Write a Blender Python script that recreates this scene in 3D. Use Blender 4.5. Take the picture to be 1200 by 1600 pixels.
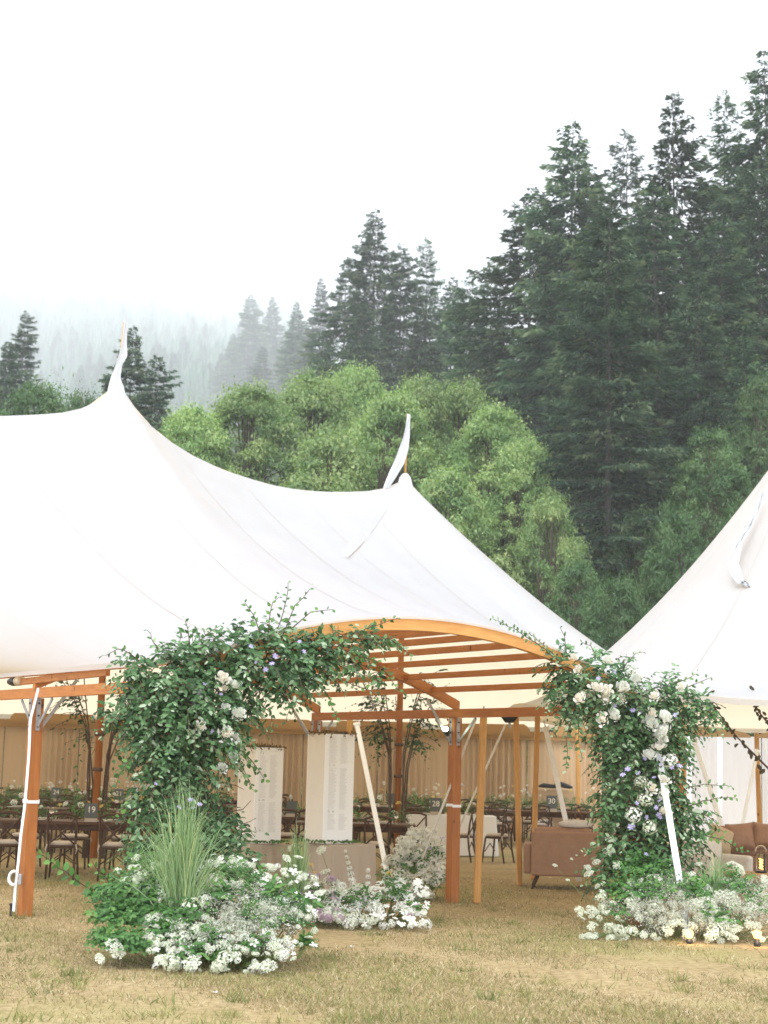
import bpy, math, random
import numpy as np
from mathutils import Matrix, Vector

# ------------------------------------------------------------------ clear
for o in list(bpy.data.objects):
    bpy.data.objects.remove(o)
SC = bpy.context.scene
COL = SC.collection
RNG = np.random.default_rng(7)
random.seed(7)

# ------------------------------------------------------------------ camera
F_PX, PITCH, ROLL, EYE = 2581.0, 0.1546, 0.0247, 1.62
cam_data = bpy.data.cameras.new('camera')
cam = bpy.data.objects.new('camera', cam_data)
COL.objects.link(cam)
cam_data.sensor_fit = 'VERTICAL'
cam_data.sensor_height = 36.0
cam_data.sensor_width = 27.0
cam_data.lens = 36.0 * F_PX / 1600.0
cam_data.clip_start = 0.1
cam_data.clip_end = 4000.0
cam.matrix_world = Matrix.Translation((0, 0, EYE)) @ Matrix.Rotation(math.pi / 2 + PITCH, 4, 'X') @ Matrix.Rotation(ROLL, 4, 'Z')
cam_data.dof.use_dof = True
cam_data.dof.focus_distance = 16.5
cam_data.dof.aperture_fstop = 3.2
SC.camera = cam

# ------------------------------------------------------------------ sky, sun, exposure
SUN_EL, SUN_AZ = math.radians(52), math.radians(200)      # azimuth clockwise from +Y
world = bpy.data.worlds.new('World')
SC.world = world
world.use_nodes = True
wn, wl = world.node_tree.nodes, world.node_tree.links
wn.clear()
sky = wn.new('ShaderNodeTexSky')
sky.sky_type = 'NISHITA'
sky.sun_disc = False
sky.sun_elevation = SUN_EL
sky.sun_rotation = SUN_AZ
sky.air_density = 1.0
sky.dust_density = 4.0
hsv = wn.new('ShaderNodeHueSaturation')
hsv.inputs['Saturation'].default_value = 0.08
mixs = wn.new('ShaderNodeMix')
mixs.data_type = 'RGBA'
mixs.inputs[0].default_value = 0.85                        # a closed cloud deck hides nearly all of the sky
mixs.inputs[7].default_value = (11.35, 12.0, 13.0, 1)
bg = wn.new('ShaderNodeBackground')
bg.inputs[1].default_value = 0.105
wo = wn.new('ShaderNodeOutputWorld')
wl.new(sky.outputs[0], hsv.inputs['Color'])
wl.new(hsv.outputs[0], mixs.inputs[6])
wl.new(mixs.outputs[2], bg.inputs[0])
wl.new(bg.outputs[0], wo.inputs[0])
sun_d = bpy.data.lights.new('sun', 'SUN')
sun_d.energy = 0.9
sun_d.angle = math.radians(25)
sun_d.color = (1.0, 0.99, 0.975)
sun = bpy.data.objects.new('sun', sun_d)
COL.objects.link(sun)
sdir = Vector((math.sin(SUN_AZ) * math.cos(SUN_EL), math.cos(SUN_AZ) * math.cos(SUN_EL), math.sin(SUN_EL)))
sun.rotation_euler = sdir.to_track_quat('Z', 'Y').to_euler()
sun.location = sdir * 60
vs = SC.view_settings
vs.view_transform = 'Standard'
vs.look = 'None'
vs.exposure = 1.22
vs.gamma = 1.0
SC.cycles.use_denoising = True
SC.cycles.max_bounces = 8
SC.cycles.diffuse_bounces = 4
SC.cycles.transmission_bounces = 6
SC.cycles.transparent_max_bounces = 8
SC.cycles.volume_bounces = 2
SC.cycles.caustics_reflective = False
SC.cycles.caustics_refractive = False

# ------------------------------------------------------------------ layout helpers: photograph pixels (1200x1600) to places
CR, SR, CP, SP = math.cos(ROLL), math.sin(ROLL), math.cos(PITCH), math.sin(PITCH)
def ray(x, y):
    dx, dy = x - 600.0, y - 800.0
    px = dx * CR + dy * SR
    py = -dx * SR + dy * CR
    xc, yc = px / F_PX, -py / F_PX
    return np.array([xc, CP - yc * SP, SP + yc * CP])
EYEV = np.array([0, 0, EYE])
def at_z(x, y, z=0.0):
    r = ray(x, y)
    return EYEV + r * (z - EYE) / r[2]
def at_y(x, y, Y):
    r = ray(x, y)
    return EYEV + r * Y / r[1]
PHI = 0.9739                                               # the porch: u across its mouth, v into the tent
BV = np.array([math.sin(PHI), math.cos(PHI), 0.0])
AV = np.array([-BV[1], BV[0], 0.0])
PO = np.array([-1.8256, 15.1198, 0.0])
PW, BAY, HB = 5.611, 3.293, 2.40
def UV(u, v, z=0.0):
    return PO + BV * u + AV * v + np.array([0, 0, z])
def at_v(x, y, v=0.0):
    r = ray(x, y)
    k = (v - (EYEV - PO) @ AV) / (r @ AV)
    return EYEV + r * k
PORCH_ANG = math.atan2(BV[1], BV[0])

# ------------------------------------------------------------------ mesh helpers
class MB:
    def __init__(self):
        self.v, self.f, self.n = [], [], 0
    def add(self, verts, faces):
        verts = np.asarray(verts, float).reshape(-1, 3)
        o = self.n
        self.v.append(verts)
        self.f.extend([tuple(int(i) + o for i in fc) for fc in faces])
        self.n += len(verts)
        return self
    def box(self, c, s, R=None, taper=1.0):
        c = np.asarray(c, float)
        x, y, z = s[0] / 2, s[1] / 2, s[2] / 2
        p = np.array([[-x * taper, -y * taper, -z], [x * taper, -y * taper, -z], [x * taper, y * taper, -z], [-x * taper, y * taper, -z],
                      [-x, -y, z], [x, -y, z], [x, y, z], [-x, y, z]])
        if R is not None:
            p = p @ np.asarray(R, float).T
        return self.add(p + c, [(0, 3, 2, 1), (4, 5, 6, 7), (0, 1, 5, 4), (1, 2, 6, 5), (2, 3, 7, 6), (3, 0, 4, 7)])
    def beam(self, p, q, w, h, up=(0, 0, 1)):
        p, q, up = np.asarray(p, float), np.asarray(q, float), np.asarray(up, float)
        d = q - p
        L = np.linalg.norm(d)
        d = d / L
        s = np.cross(d, up)
        s /= np.linalg.norm(s)
        t = np.cross(s, d)
        R = np.stack([d, s, t], 1)
        return self.box((p + q) / 2, (L, w, h), R)
    def tube(self, pts, rad, n=8, cap=True):
        pts = np.asarray(pts, float)
        m = len(pts)
        rad = np.broadcast_to(np.asarray(rad, float), (m,))
        tan = np.gradient(pts, axis=0)
        tan /= np.linalg.norm(tan, axis=1)[:, None] + 1e-12
        ref = np.array([0.31, 0.17, 0.93]) if abs(tan[0][2]) < 0.8 else np.array([0.93, 0.21, 0.1])
        ang = np.arange(n) * 2 * math.pi / n
        vs_, fs = [], []
        for i in range(m):
            a = np.cross(tan[i], ref)
            a /= np.linalg.norm(a) + 1e-12
            b = np.cross(tan[i], a)
            vs_.append(pts[i] + rad[i] * (np.cos(ang)[:, None] * a + np.sin(ang)[:, None] * b))
        for i in range(m - 1):
            for j in range(n):
                k = (j + 1) % n
                fs.append((i * n + j, i * n + k, (i + 1) * n + k, (i + 1) * n + j))
        if cap:
            fs.append(tuple(range(n))[::-1])
            fs.append(tuple((m - 1) * n + j for j in range(n)))
        return self.add(np.concatenate(vs_), fs)
    def lathe(self, prof, c=(0, 0, 0), n=16):
        c = np.asarray(c, float)
        ang = np.arange(n) * 2 * math.pi / n
        vs_ = np.concatenate([np.stack([r * np.cos(ang), r * np.sin(ang), np.full(n, z)], 1) for r, z in prof]) + c
        fs = []
        for i in range(len(prof) - 1):
            for j in range(n):
                k = (j + 1) % n
                fs.append((i * n + j, i * n + k, (i + 1) * n + k, (i + 1) * n + j))
        fs.append(tuple(range(n))[::-1])
        fs.append(tuple((len(prof) - 1) * n + j for j in range(n)))
        return self.add(vs_, fs)
    def grid(self, G):
        G = np.asarray(G, float)
        a, b = G.shape[:2]
        fs = [(i * b + j, i * b + j + 1, (i + 1) * b + j + 1, (i + 1) * b + j) for i in range(a - 1) for j in range(b - 1)]
        return self.add(G.reshape(-1, 3), fs)
    def mesh(self, name, mat=None, smooth=False):
        me = bpy.data.meshes.new(name)
        me.from_pydata(np.concatenate(self.v).tolist() if self.v else [], [], self.f)
        if mat:
            me.materials.append(mat)
        if smooth:
            me.polygons.foreach_set('use_smooth', [True] * len(me.polygons))
        me.update()
        return me
    def build(self, name, mat, parent=None, smooth=False, bevel=0.0):
        o = link(name, self.mesh(name, mat, smooth), parent)
        if bevel:
            md = o.modifiers.new('bevel', 'BEVEL')
            md.width = bevel
            md.segments = 2
            md.limit_method = 'ANGLE'
        return o

def link(name, data, parent=None):
    o = bpy.data.objects.new(name, data)
    COL.objects.link(o)
    if parent is not None:
        o.parent = parent
    return o
def tag(o, label, cat, group=None):
    o['label'] = label
    o['category'] = cat
    if group:
        o['group'] = group
    return o
def thing(name, label, cat, loc=(0, 0, 0), rz=0.0, group=None):
    o = link(name, None)
    o.location = [float(q) for q in loc]
    o.rotation_euler = (0, 0, rz)
    o.empty_display_size = 0.1
    return tag(o, label, cat, group)
def copy_thing(src, loc, rz=0.0, scale=1.0, label=None, group=None):
    r = src.copy()
    COL.objects.link(r)
    r.location = [float(q) for q in loc]
    r.rotation_euler = (0, 0, rz)
    r.scale = (scale, scale, scale) if np.isscalar(scale) else scale
    if label: r['label'] = label
    if group: r['group'] = group
    for ch in list(src.children):
        c = ch.copy()
        COL.objects.link(c)
        c.parent = r
        for g in list(ch.children):
            d = g.copy()
            COL.objects.link(d)
            d.parent = c
    return r
def big_mesh(name, V, Fc, mat, rnd=None, smooth=False):
    """V (n,3); Fc (m,3|4) int array; rnd per-face float attribute"""
    me = bpy.data.meshes.new(name)
    V = np.ascontiguousarray(V, np.float32)
    Fc = np.ascontiguousarray(Fc, np.int32)
    m, k = Fc.shape
    me.vertices.add(len(V))
    me.vertices.foreach_set('co', V.ravel())
    me.loops.add(m * k)
    me.loops.foreach_set('vertex_index', Fc.ravel())
    me.polygons.add(m)
    me.polygons.foreach_set('loop_start', np.arange(0, m * k, k, dtype=np.int32))
    me.polygons.foreach_set('loop_total', np.full(m, k, np.int32))
    if smooth:
        me.polygons.foreach_set('use_smooth', np.ones(m, bool))
    if rnd is not None:
        at = me.attributes.new('rnd', 'FLOAT', 'FACE')
        at.data.foreach_set('value', np.ascontiguousarray(rnd, np.float32))
    me.materials.append(mat)
    me.update(calc_edges=True)
    me.validate()
    return me
def nrm(a):
    return a / (np.linalg.norm(a, axis=-1, keepdims=True) + 1e-9)
def scatter(tv, tf, P, X, N, S, rnd=None, width=1.0):
    """copies of a template at P, template x along X, z along N, scale S; returns V, F, rnd"""
    n = len(P)
    X = nrm(X)
    Y = nrm(np.cross(N, X))
    Z = np.cross(X, Y)
    S = np.broadcast_to(np.asarray(S, float), (n,))[:, None, None]
    Wd = np.broadcast_to(np.asarray(width, float), (n,))[:, None, None]
    t = np.asarray(tv, float)[None]
    V = P[:, None] + S * (t[..., 0:1] * X[:, None] + Wd * t[..., 1:2] * Y[:, None] + t[..., 2:3] * Z[:, None])
    tf = np.asarray(tf, int)
    Fc = tf[None] + (np.arange(n) * len(tv))[:, None, None]
    if rnd is None:
        rnd = RNG.random(n)
    return V.reshape(-1, 3), Fc.reshape(-1, tf.shape[1]), np.repeat(rnd, len(tf))
def join(parts):
    Vs, Fs, Rs, o = [], [], [], 0
    for V, Fc, r in parts:
        Vs.append(V); Fs.append(Fc + o); Rs.append(r); o += len(V)
    return np.concatenate(Vs), np.concatenate(Fs), np.concatenate(Rs)
# leaf templates (triangles)
LEAF_V = [(0, 0, 0), (.32, .25, .05), (.32, 0, 0), (.32, -.25, .05), (.7, .20, .03), (.7, 0, -.02), (.7, -.20, .03), (1, 0, -.09)]
LEAF_F = [(0, 2, 1), (0, 3, 2), (2, 5, 4), (2, 4, 1), (2, 3, 6), (2, 6, 5), (5, 7, 4), (5, 6, 7)]
DIA_V = [(0, 0, 0), (.45, .22, .04), (1, 0, -.05), (.45, -.22, .04)]
DIA_F = [(0, 1, 2), (0, 2, 3)]

# ------------------------------------------------------------------ materials
MATS = {}
def nodes_of(name):
    m = bpy.data.materials.new(name)
    m.use_nodes = True
    nt = m.node_tree
    nt.nodes.clear()
    out = nt.nodes.new('ShaderNodeOutputMaterial')
    MATS[name] = m
    return m, nt, nt.nodes, nt.links, out
def ramp(nd, cols):
    r = nd.new('ShaderNodeValToRGB')
    e = r.color_ramp.elements
    while len(e) < len(cols):
        e.new(0.5)
    for i, (p, c) in enumerate(cols):
        e[i].position = p
        e[i].color = (*c, 1)
    return r
def surf(name, c1, c2=None, scale=6.0, rough=0.7, bump=0.0, bscale=40.0, stretch=(1, 1, 1), metal=0.0, spec=0.4, detail=5.0, sheen=0.0):
    m, nt, nd, ln, out = nodes_of(name)
    b = nd.new('ShaderNodeBsdfPrincipled')
    b.inputs['Roughness'].default_value = rough
    b.inputs['Metallic'].default_value = metal
    b.inputs['Specular IOR Level'].default_value = spec
    if sheen:
        b.inputs['Sheen Weight'].default_value = sheen
    tc = nd.new('ShaderNodeTexCoord')
    mp = nd.new('ShaderNodeMapping')
    mp.inputs['Scale'].default_value = stretch
    ln.new(tc.outputs['Object'], mp.inputs['Vector'])
    if c2 is None:
        c2 = tuple(q * 0.8 for q in c1)
    no = nd.new('ShaderNodeTexNoise')
    no.inputs['Scale'].default_value = scale
    no.inputs['Detail'].default_value = detail
    no.inputs['Roughness'].default_value = 0.65
    ln.new(mp.outputs[0], no.inputs['Vector'])
    r = ramp(nd, [(0.3, c2), (0.7, c1)])
    ln.new(no.outputs['Fac'], r.inputs[0])
    if name in ('cedar', 'pine_pole', 'pale_bow_wood', 'cedar_beam'):      # knots
        vo = nd.new('ShaderNodeTexVoronoi')
        vo.inputs['Scale'].default_value = 3.2
        mk = nd.new('ShaderNodeMapping')
        mk.inputs['Scale'].default_value = (1.6, 1.6, 1.0)
        ln.new(tc.outputs['Object'], mk.inputs['Vector'])
        ln.new(mk.outputs[0], vo.inputs['Vector'])
        kr = ramp(nd, [(0.055, (0.28, 0.22, 0.2)), (0.12, (1, 1, 1))])
        ln.new(vo.outputs['Distance'], kr.inputs[0])
        km = nd.new('ShaderNodeMix'); km.data_type = 'RGBA'; km.blend_type = 'MULTIPLY'; km.inputs[0].default_value = 1
        ln.new(r.outputs[0], km.inputs[6]); ln.new(kr.outputs[0], km.inputs[7])
        ln.new(km.outputs[2], b.inputs['Base Color'])
    else:
        ln.new(r.outputs[0], b.inputs['Base Color'])
    if bump:
        n2 = nd.new('ShaderNodeTexNoise')
        n2.inputs['Scale'].default_value = bscale
        n2.inputs['Detail'].default_value = 4
        ln.new(mp.outputs[0], n2.inputs['Vector'])
        bp = nd.new('ShaderNodeBump')
        bp.inputs['Strength'].default_value = bump
        bp.inputs['Distance'].default_value = 0.02
        ln.new(n2.outputs['Fac'], bp.inputs['Height'])
        ln.new(bp.outputs[0], b.inputs['Normal'])
    ln.new(b.outputs[0], out.inputs[0])
    return m
def leafy(name, cols, trans=0.35, rough=0.5, objvar=0.12, tint=(1.1, 1.25, 0.6), spec=0.25):
    """per-face 'rnd' picks the colour along the ramp; part of the light passes through the blade"""
    m, nt, nd, ln, out = nodes_of(name)
    at = nd.new('ShaderNodeAttribute')
    at.attribute_name = 'rnd'
    r = ramp(nd, cols)
    ln.new(at.outputs['Fac'], r.inputs[0])
    oi = nd.new('ShaderNodeObjectInfo')
    mr = nd.new('ShaderNodeMapRange')
    mr.inputs[3].default_value = 1 - objvar
    mr.inputs[4].default_value = 1 + objvar
    ln.new(oi.outputs['Random'], mr.inputs[0])
    mu = nd.new('ShaderNodeMix'); mu.data_type = 'RGBA'; mu.blend_type = 'MULTIPLY'; mu.inputs[0].default_value = 1
    ln.new(r.outputs[0], mu.inputs[6])
    ln.new(mr.outputs[0], mu.inputs[7])
    b = nd.new('ShaderNodeBsdfPrincipled')
    b.inputs['Roughness'].default_value = rough
    b.inputs['Specular IOR Level'].default_value = spec
    ln.new(mu.outputs[2], b.inputs['Base Color'])
    t = nd.new('ShaderNodeBsdfTranslucent')
    mt = nd.new('ShaderNodeMix'); mt.data_type = 'RGBA'; mt.blend_type = 'MULTIPLY'; mt.inputs[0].default_value = 1
    mt.inputs[7].default_value = (*tint, 1)
    ln.new(mu.outputs[2], mt.inputs[6])
    ln.new(mt.outputs[2], t.inputs[0])
    ms = nd.new('ShaderNodeMixShader')
    ms.inputs[0].default_value = trans
    ln.new(b.outputs[0], ms.inputs[1])
    ln.new(t.outputs[0], ms.inputs[2])
    ln.new(ms.outputs[0], out.inputs[0])
    return m
def cloth(name, c, tcol, trans, weave=0.0, scale=300.0, rough=0.8):
    m, nt, nd, ln, out = nodes_of(name)
    tc = nd.new('ShaderNodeTexCoord')
    no = nd.new('ShaderNodeTexNoise')
    no.inputs['Scale'].default_value = 0.7
    no.inputs['Detail'].default_value = 6
    ln.new(tc.outputs['Object'], no.inputs['Vector'])
    r = ramp(nd, [(0.35, tuple(q * 0.95 for q in c)), (0.65, c)])
    ln.new(no.outputs['Fac'], r.inputs[0])
    b = nd.new('ShaderNodeBsdfPrincipled')
    b.inputs['Roughness'].default_value = rough
    b.inputs['Specular IOR Level'].default_value = 0.15
    ln.new(r.outputs[0], b.inputs['Base Color'])
    t = nd.new('ShaderNodeBsdfTranslucent')
    t.inputs[0].default_value = (*tcol, 1)
    if weave:
        w = nd.new('ShaderNodeTexNoise')
        w.inputs['Scale'].default_value = scale
        ln.new(tc.outputs['Object'], w.inputs['Vector'])
        bp = nd.new('ShaderNodeBump')
        bp.inputs['Strength'].default_value = weave
        bp.inputs['Distance'].default_value = 0.01 if scale > 10 else 0.12
        ln.new(w.outputs['Fac'], bp.inputs['Height'])
        ln.new(bp.outputs[0], b.inputs['Normal'])
    ms = nd.new('ShaderNodeMixShader')
    ms.inputs[0].default_value = trans
    ln.new(b.outputs[0], ms.inputs[1])
    ln.new(t.outputs[0], ms.inputs[2])
    ln.new(ms.outputs[0], out.inputs[0])
    return m
def glow(name, c, s):
    m, nt, nd, ln, out = nodes_of(name)
    e = nd.new('ShaderNodeEmission')
    e.inputs[0].default_value = (*c, 1)
    e.inputs[1].default_value = s
    ln.new(e.outputs[0], out.inputs[0])
    return m

M_SAIL = cloth('sailcloth', (0.60, 0.64, 0.685), (0.86, 0.715, 0.50), 0.53, 0.35, 1.6)
M_SEAM = cloth('sailcloth_seam', (0.575, 0.61, 0.655), (0.79, 0.655, 0.46), 0.51)
M_FLAG = cloth('flag_cloth', (0.72, 0.73, 0.74), (0.62, 0.62, 0.62), 0.30)
M_PENSHADE = cloth('pennant_shade_cloth', (0.55, 0.585, 0.62), (0.74, 0.62, 0.44), 0.5)  # grey standing in for the faint shadow of the pennant
M_CURT = cloth('burlap_curtain', (0.55, 0.385, 0.235), (0.53, 0.37, 0.21), 0.20, 0.5, 120)
M_CURTW = cloth('grey_curtain', (0.62, 0.59, 0.56), (0.6, 0.56, 0.52), 0.25, 0.3, 120)
M_ARCH = cloth('band_fold_shade_cloth', (0.42, 0.25, 0.10), (0.45, 0.25, 0.09), 0.25)  # brown of the eave band, and painted shade for the canopy folds
M_LINEN = cloth('linen', (0.47, 0.385, 0.30), (0.42, 0.33, 0.24), 0.1, 0.4, 200)
M_WLINEN = cloth('white_linen', (0.72, 0.69, 0.65), (0.6, 0.55, 0.5), 0.1, 0.3, 200)
M_STRAP = surf('white_strap', (0.84, 0.85, 0.87), (0.76, 0.77, 0.79), 20, 0.6)
M_ROPE = surf('guy_rope', (0.62, 0.58, 0.52), (0.5, 0.46, 0.4), 40, 0.8)
M_CEDAR = surf('cedar', (0.42, 0.150, 0.030), (0.29, 0.090, 0.017), 3.0, 0.5, 0.15, 30, (6, 6, 0.9))
M_CEDARB = surf('cedar_beam', (0.48, 0.185, 0.042), (0.35, 0.118, 0.025), 4.0, 0.5, 0.15, 30, (1.2, 1.2, 8))
M_BOWF = surf('pale_bow_wood', (0.66, 0.34, 0.10), (0.54, 0.24, 0.06), 3.0, 0.5, 0.1, 30, (1.5, 1.5, 9))
M_PINE = surf('pine_pole', (0.60, 0.33, 0.10), (0.47, 0.22, 0.055), 4.0, 0.5, 0.15, 30, (8, 8, 0.7))
M_DARKW = surf('walnut_wood', (0.085, 0.042, 0.020), (0.045, 0.022, 0.011), 5.0, 0.55, 0.1, 40, (1, 8, 8), spec=0.2)
M_TABLEW = surf('farm_table_wood', (0.105, 0.046, 0.020), (0.06, 0.026, 0.012), 5.0, 0.5, 0.1, 40, (1, 8, 8), spec=0.2)
M_CUSH = surf('seat_cushion', (0.50, 0.42, 0.34), (0.42, 0.34, 0.27), 20, 0.85)
M_GALV = surf('galvanised_steel', (0.42, 0.42, 0.42), (0.30, 0.30, 0.31), 30, 0.45, 0.1, 60, metal=0.6)
M_BLACK = surf('black_plastic', (0.018, 0.018, 0.02), (0.012, 0.012, 0.013), 20, 0.45)
M_BOARD = surf('white_board', (0.86, 0.86, 0.86), (0.83, 0.83, 0.83), 3, 0.65)
M_SIDE = surf('shaded_board', (0.74, 0.69, 0.62), (0.70, 0.65, 0.58), 8, 0.75, 0.1, 150)  # the white board toned darker, for the face in shade
M_HEAD = surf('heading_ink', (0.34, 0.33, 0.32), (0.30, 0.29, 0.28), 30, 0.8)
M_PRINT = surf('grey_print', (0.62, 0.60, 0.58), (0.56, 0.54, 0.52), 30, 0.8)
M_MOSS = surf('dry_moss', (0.22, 0.13, 0.04), (0.09, 0.06, 0.02), 30, 0.95, 0.6, 60)
M_SOFA = surf('mauve_brown_leather', (0.33, 0.185, 0.110), (0.26, 0.14, 0.080), 7, 0.55, 0.15, 90)
M_SOFAC = surf('tan_leather', (0.34, 0.19, 0.12), (0.24, 0.12, 0.07), 7, 0.42, 0.15, 60)
M_BEIGE = surf('beige_cushion', (0.52, 0.41, 0.29), (0.44, 0.33, 0.22), 12, 0.85, 0.2, 120)
M_FUR = surf('pale_throw', (0.66, 0.62, 0.57), (0.54, 0.50, 0.45), 25, 0.95, 0.6, 60)
M_OAK = surf('raw_oak', (0.42, 0.25, 0.12), (0.30, 0.16, 0.07), 6, 0.55, 0.1, 40, (1, 7, 7))
M_CARD = surf('slate_card', (0.09, 0.10, 0.09), (0.07, 0.075, 0.07), 10, 0.6)
M_INK = surf('cream_ink', (0.80, 0.74, 0.60), (0.76, 0.70, 0.56), 10, 0.7)
M_PLATE = surf('plate_glaze', (0.70, 0.64, 0.55), (0.64, 0.58, 0.5), 10, 0.3)
M_BARK = surf('conifer_bark', (0.11, 0.10, 0.09), (0.045, 0.04, 0.036), 3, 0.9, 0.5, 12, (4, 4, 0.6))
M_BARK2 = surf('maple_bark', (0.11, 0.085, 0.06), (0.06, 0.045, 0.03), 3, 0.9, 0.5, 12, (4, 4, 0.6))
M_TWIG = surf('twig_bark', (0.10, 0.055, 0.035), (0.06, 0.035, 0.02), 20, 0.8)
M_STEM = surf('green_stem', (0.14, 0.19, 0.06), (0.10, 0.14, 0.04), 20, 0.7)
M_SOIL = surf('forest_floor', (0.05, 0.055, 0.03), (0.03, 0.035, 0.02), 0.2, 0.95)
M_LEAF = leafy('smilax_leaf', [(0.0, (0.018, 0.052, 0.016)), (0.4, (0.060, 0.145, 0.046)), (0.75, (0.17, 0.28, 0.13)), (1.0, (0.44, 0.52, 0.38))], 0.20, 0.45, 0.1, spec=0.2)
M_LEAFB = leafy('fresh_leaf', [(0.0, (0.035, 0.10, 0.022)), (0.6, (0.075, 0.19, 0.045)), (1.0, (0.17, 0.30, 0.08))], 0.3, 0.45, 0.2)
M_LEAFD = leafy('dried_leaf', [(0.0, (0.03, 0.022, 0.012)), (0.6, (0.06, 0.045, 0.022)), (1.0, (0.09, 0.085, 0.04))], 0.2, 0.6)
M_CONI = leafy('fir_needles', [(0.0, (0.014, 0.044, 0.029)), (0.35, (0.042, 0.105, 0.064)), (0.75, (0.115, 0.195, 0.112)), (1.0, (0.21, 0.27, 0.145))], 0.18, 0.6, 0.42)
M_DECI = leafy('maple_leaves', [(0.0, (0.080, 0.175, 0.062)), (0.5, (0.25, 0.36, 0.14)), (0.9, (0.45, 0.51, 0.24)), (0.97, (0.50, 0.48, 0.18)), (1.0, (0.50, 0.33, 0.08))], 0.42, 0.5, 0.22)
M_DECID = leafy('alder_leaves', [(0.0, (0.034, 0.085, 0.032)), (0.5, (0.080, 0.155, 0.058)), (0.93, (0.16, 0.24, 0.10)), (1.0, (0.30, 0.19, 0.06))], 0.36, 0.5, 0.2)
M_WHITE = leafy('white_petal', [(0.0, (0.62, 0.62, 0.52)), (0.5, (0.78, 0.78, 0.72)), (1.0, (0.84, 0.84, 0.82))], 0.3, 0.7, 0.05, (0.95, 0.97, 0.85))
M_CREAM = leafy('cream_petal', [(0.0, (0.74, 0.68, 0.56)), (0.5, (0.82, 0.79, 0.71)), (1.0, (0.85, 0.84, 0.80))], 0.3, 0.7, 0.06, (0.98, 0.92, 0.8))
M_LACE = leafy('lace_flower', [(0.0, (0.38, 0.44, 0.27)), (0.4, (0.60, 0.63, 0.49)), (1.0, (0.80, 0.80, 0.71))], 0.3, 0.8, 0.1, (0.95, 1.0, 0.8))
M_FILL = leafy('silver_filler', [(0.0, (0.20, 0.22, 0.14)), (0.4, (0.42, 0.42, 0.34)), (1.0, (0.70, 0.69, 0.63))], 0.3, 0.8, 0.05, (1, 1, 0.85))
M_PURP = leafy('violet_petal', [(0.0, (0.30, 0.25, 0.50)), (0.6, (0.44, 0.39, 0.62)), (1.0, (0.62, 0.58, 0.74))], 0.3, 0.7, 0.1, (1, 0.95, 1))
M_MAUVE = leafy('mauve_petal', [(0.0, (0.42, 0.30, 0.38)), (0.6, (0.56, 0.44, 0.50)), (1.0, (0.68, 0.57, 0.60))], 0.3, 0.7, 0.1, (1, 0.92, 0.95))
M_YELL = leafy('yellow_petal', [(0.0, (0.62, 0.42, 0.08)), (1.0, (0.78, 0.64, 0.26))], 0.3, 0.7, 0.1, (1, 0.95, 0.6))
M_REED = leafy('reed_blade', [(0.0, (0.14, 0.24, 0.10)), (0.5, (0.28, 0.39, 0.19)), (0.85, (0.44, 0.53, 0.33)), (1.0, (0.56, 0.52, 0.22))], 0.3, 0.45, 0.05)
M_GRASS = leafy('lawn_blade', [(0.0, (0.10, 0.105, 0.035)), (0.3, (0.23, 0.175, 0.08)), (0.65, (0.39, 0.305, 0.165)), (1.0, (0.60, 0.53, 0.37))], 0.25, 0.7, 0.0, (1, 0.98, 0.8))
M_GREENG = leafy('green_lawn_blade', [(0.0, (0.13, 0.16, 0.05)), (0.5, (0.25, 0.25, 0.09)), (1.0, (0.44, 0.39, 0.18))], 0.25, 0.7, 0.0, (1, 1, 0.7))
M_BULB = glow('warm_bulb', (1.0, 0.42, 0.08), 4.5)
M_SPOT = glow('spot_lens', (0.8, 1.0, 0.75), 14.0)
m, nt, nd, ln, out = nodes_of('clear_glass')
gb = nd.new('ShaderNodeBsdfPrincipled')
gb.inputs['Base Color'].default_value = (0.95, 0.96, 0.95, 1)
gb.inputs['Roughness'].default_value = 0.05
gb.inputs['Transmission Weight'].default_value = 1.0
gb.inputs['IOR'].default_value = 1.15
ln.new(gb.outputs[0], out.inputs[0])
M_GLASS = m
# the ground: dry lawn near the tents, forest floor on the slopes
m, nt, nd, ln, out = nodes_of('dry_lawn')
tc = nd.new('ShaderNodeTexCoord')
n1 = nd.new('ShaderNodeTexNoise'); n1.inputs['Scale'].default_value = 0.9; n1.inputs['Detail'].default_value = 8; n1.inputs['Roughness'].default_value = 0.7
n2 = nd.new('ShaderNodeTexNoise'); n2.inputs['Scale'].default_value = 14; n2.inputs['Detail'].default_value = 6
n3 = nd.new('ShaderNodeTexNoise'); n3.inputs['Scale'].default_value = 0.35; n3.inputs['Detail'].default_value = 4
for n_ in (n1, n2, n3):
    ln.new(tc.outputs['Object'], n_.inputs['Vector'])
r1 = ramp(nd, [(0.3, (0.20, 0.135, 0.06)), (0.55, (0.31, 0.23, 0.115)), (0.75, (0.45, 0.36, 0.21))])
r2 = ramp(nd, [(0.3, (0.14, 0.095, 0.04)), (0.7, (0.44, 0.35, 0.20))])
mx = nd.new('ShaderNodeMix'); mx.data_type = 'RGBA'; mx.inputs[0].default_value = 0.5
ln.new(n1.outputs['Fac'], r1.inputs[0]); ln.new(n2.outputs['Fac'], r2.inputs[0])
ln.new(r1.outputs[0], mx.inputs[6]); ln.new(r2.outputs[0], mx.inputs[7])
r3 = ramp(nd, [(0.52, (0, 0, 0)), (0.68, (0.6, 0.6, 0.6))])
ln.new(n3.outputs['Fac'], r3.inputs[0])
mg = nd.new('ShaderNodeMix'); mg.data_type = 'RGBA'
ln.new(r3.outputs[0], mg.inputs[0]); ln.new(mx.outputs[2], mg.inputs[6]); mg.inputs[7].default_value = (0.22, 0.22, 0.07, 1)
sx = nd.new('ShaderNodeSeparateXYZ'); ln.new(tc.outputs['Object'], sx.inputs[0])
mr = nd.new('ShaderNodeMapRange'); mr.inputs[1].default_value = 46; mr.inputs[2].default_value = 54
ln.new(sx.outputs['Y'], mr.inputs[0])
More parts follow.
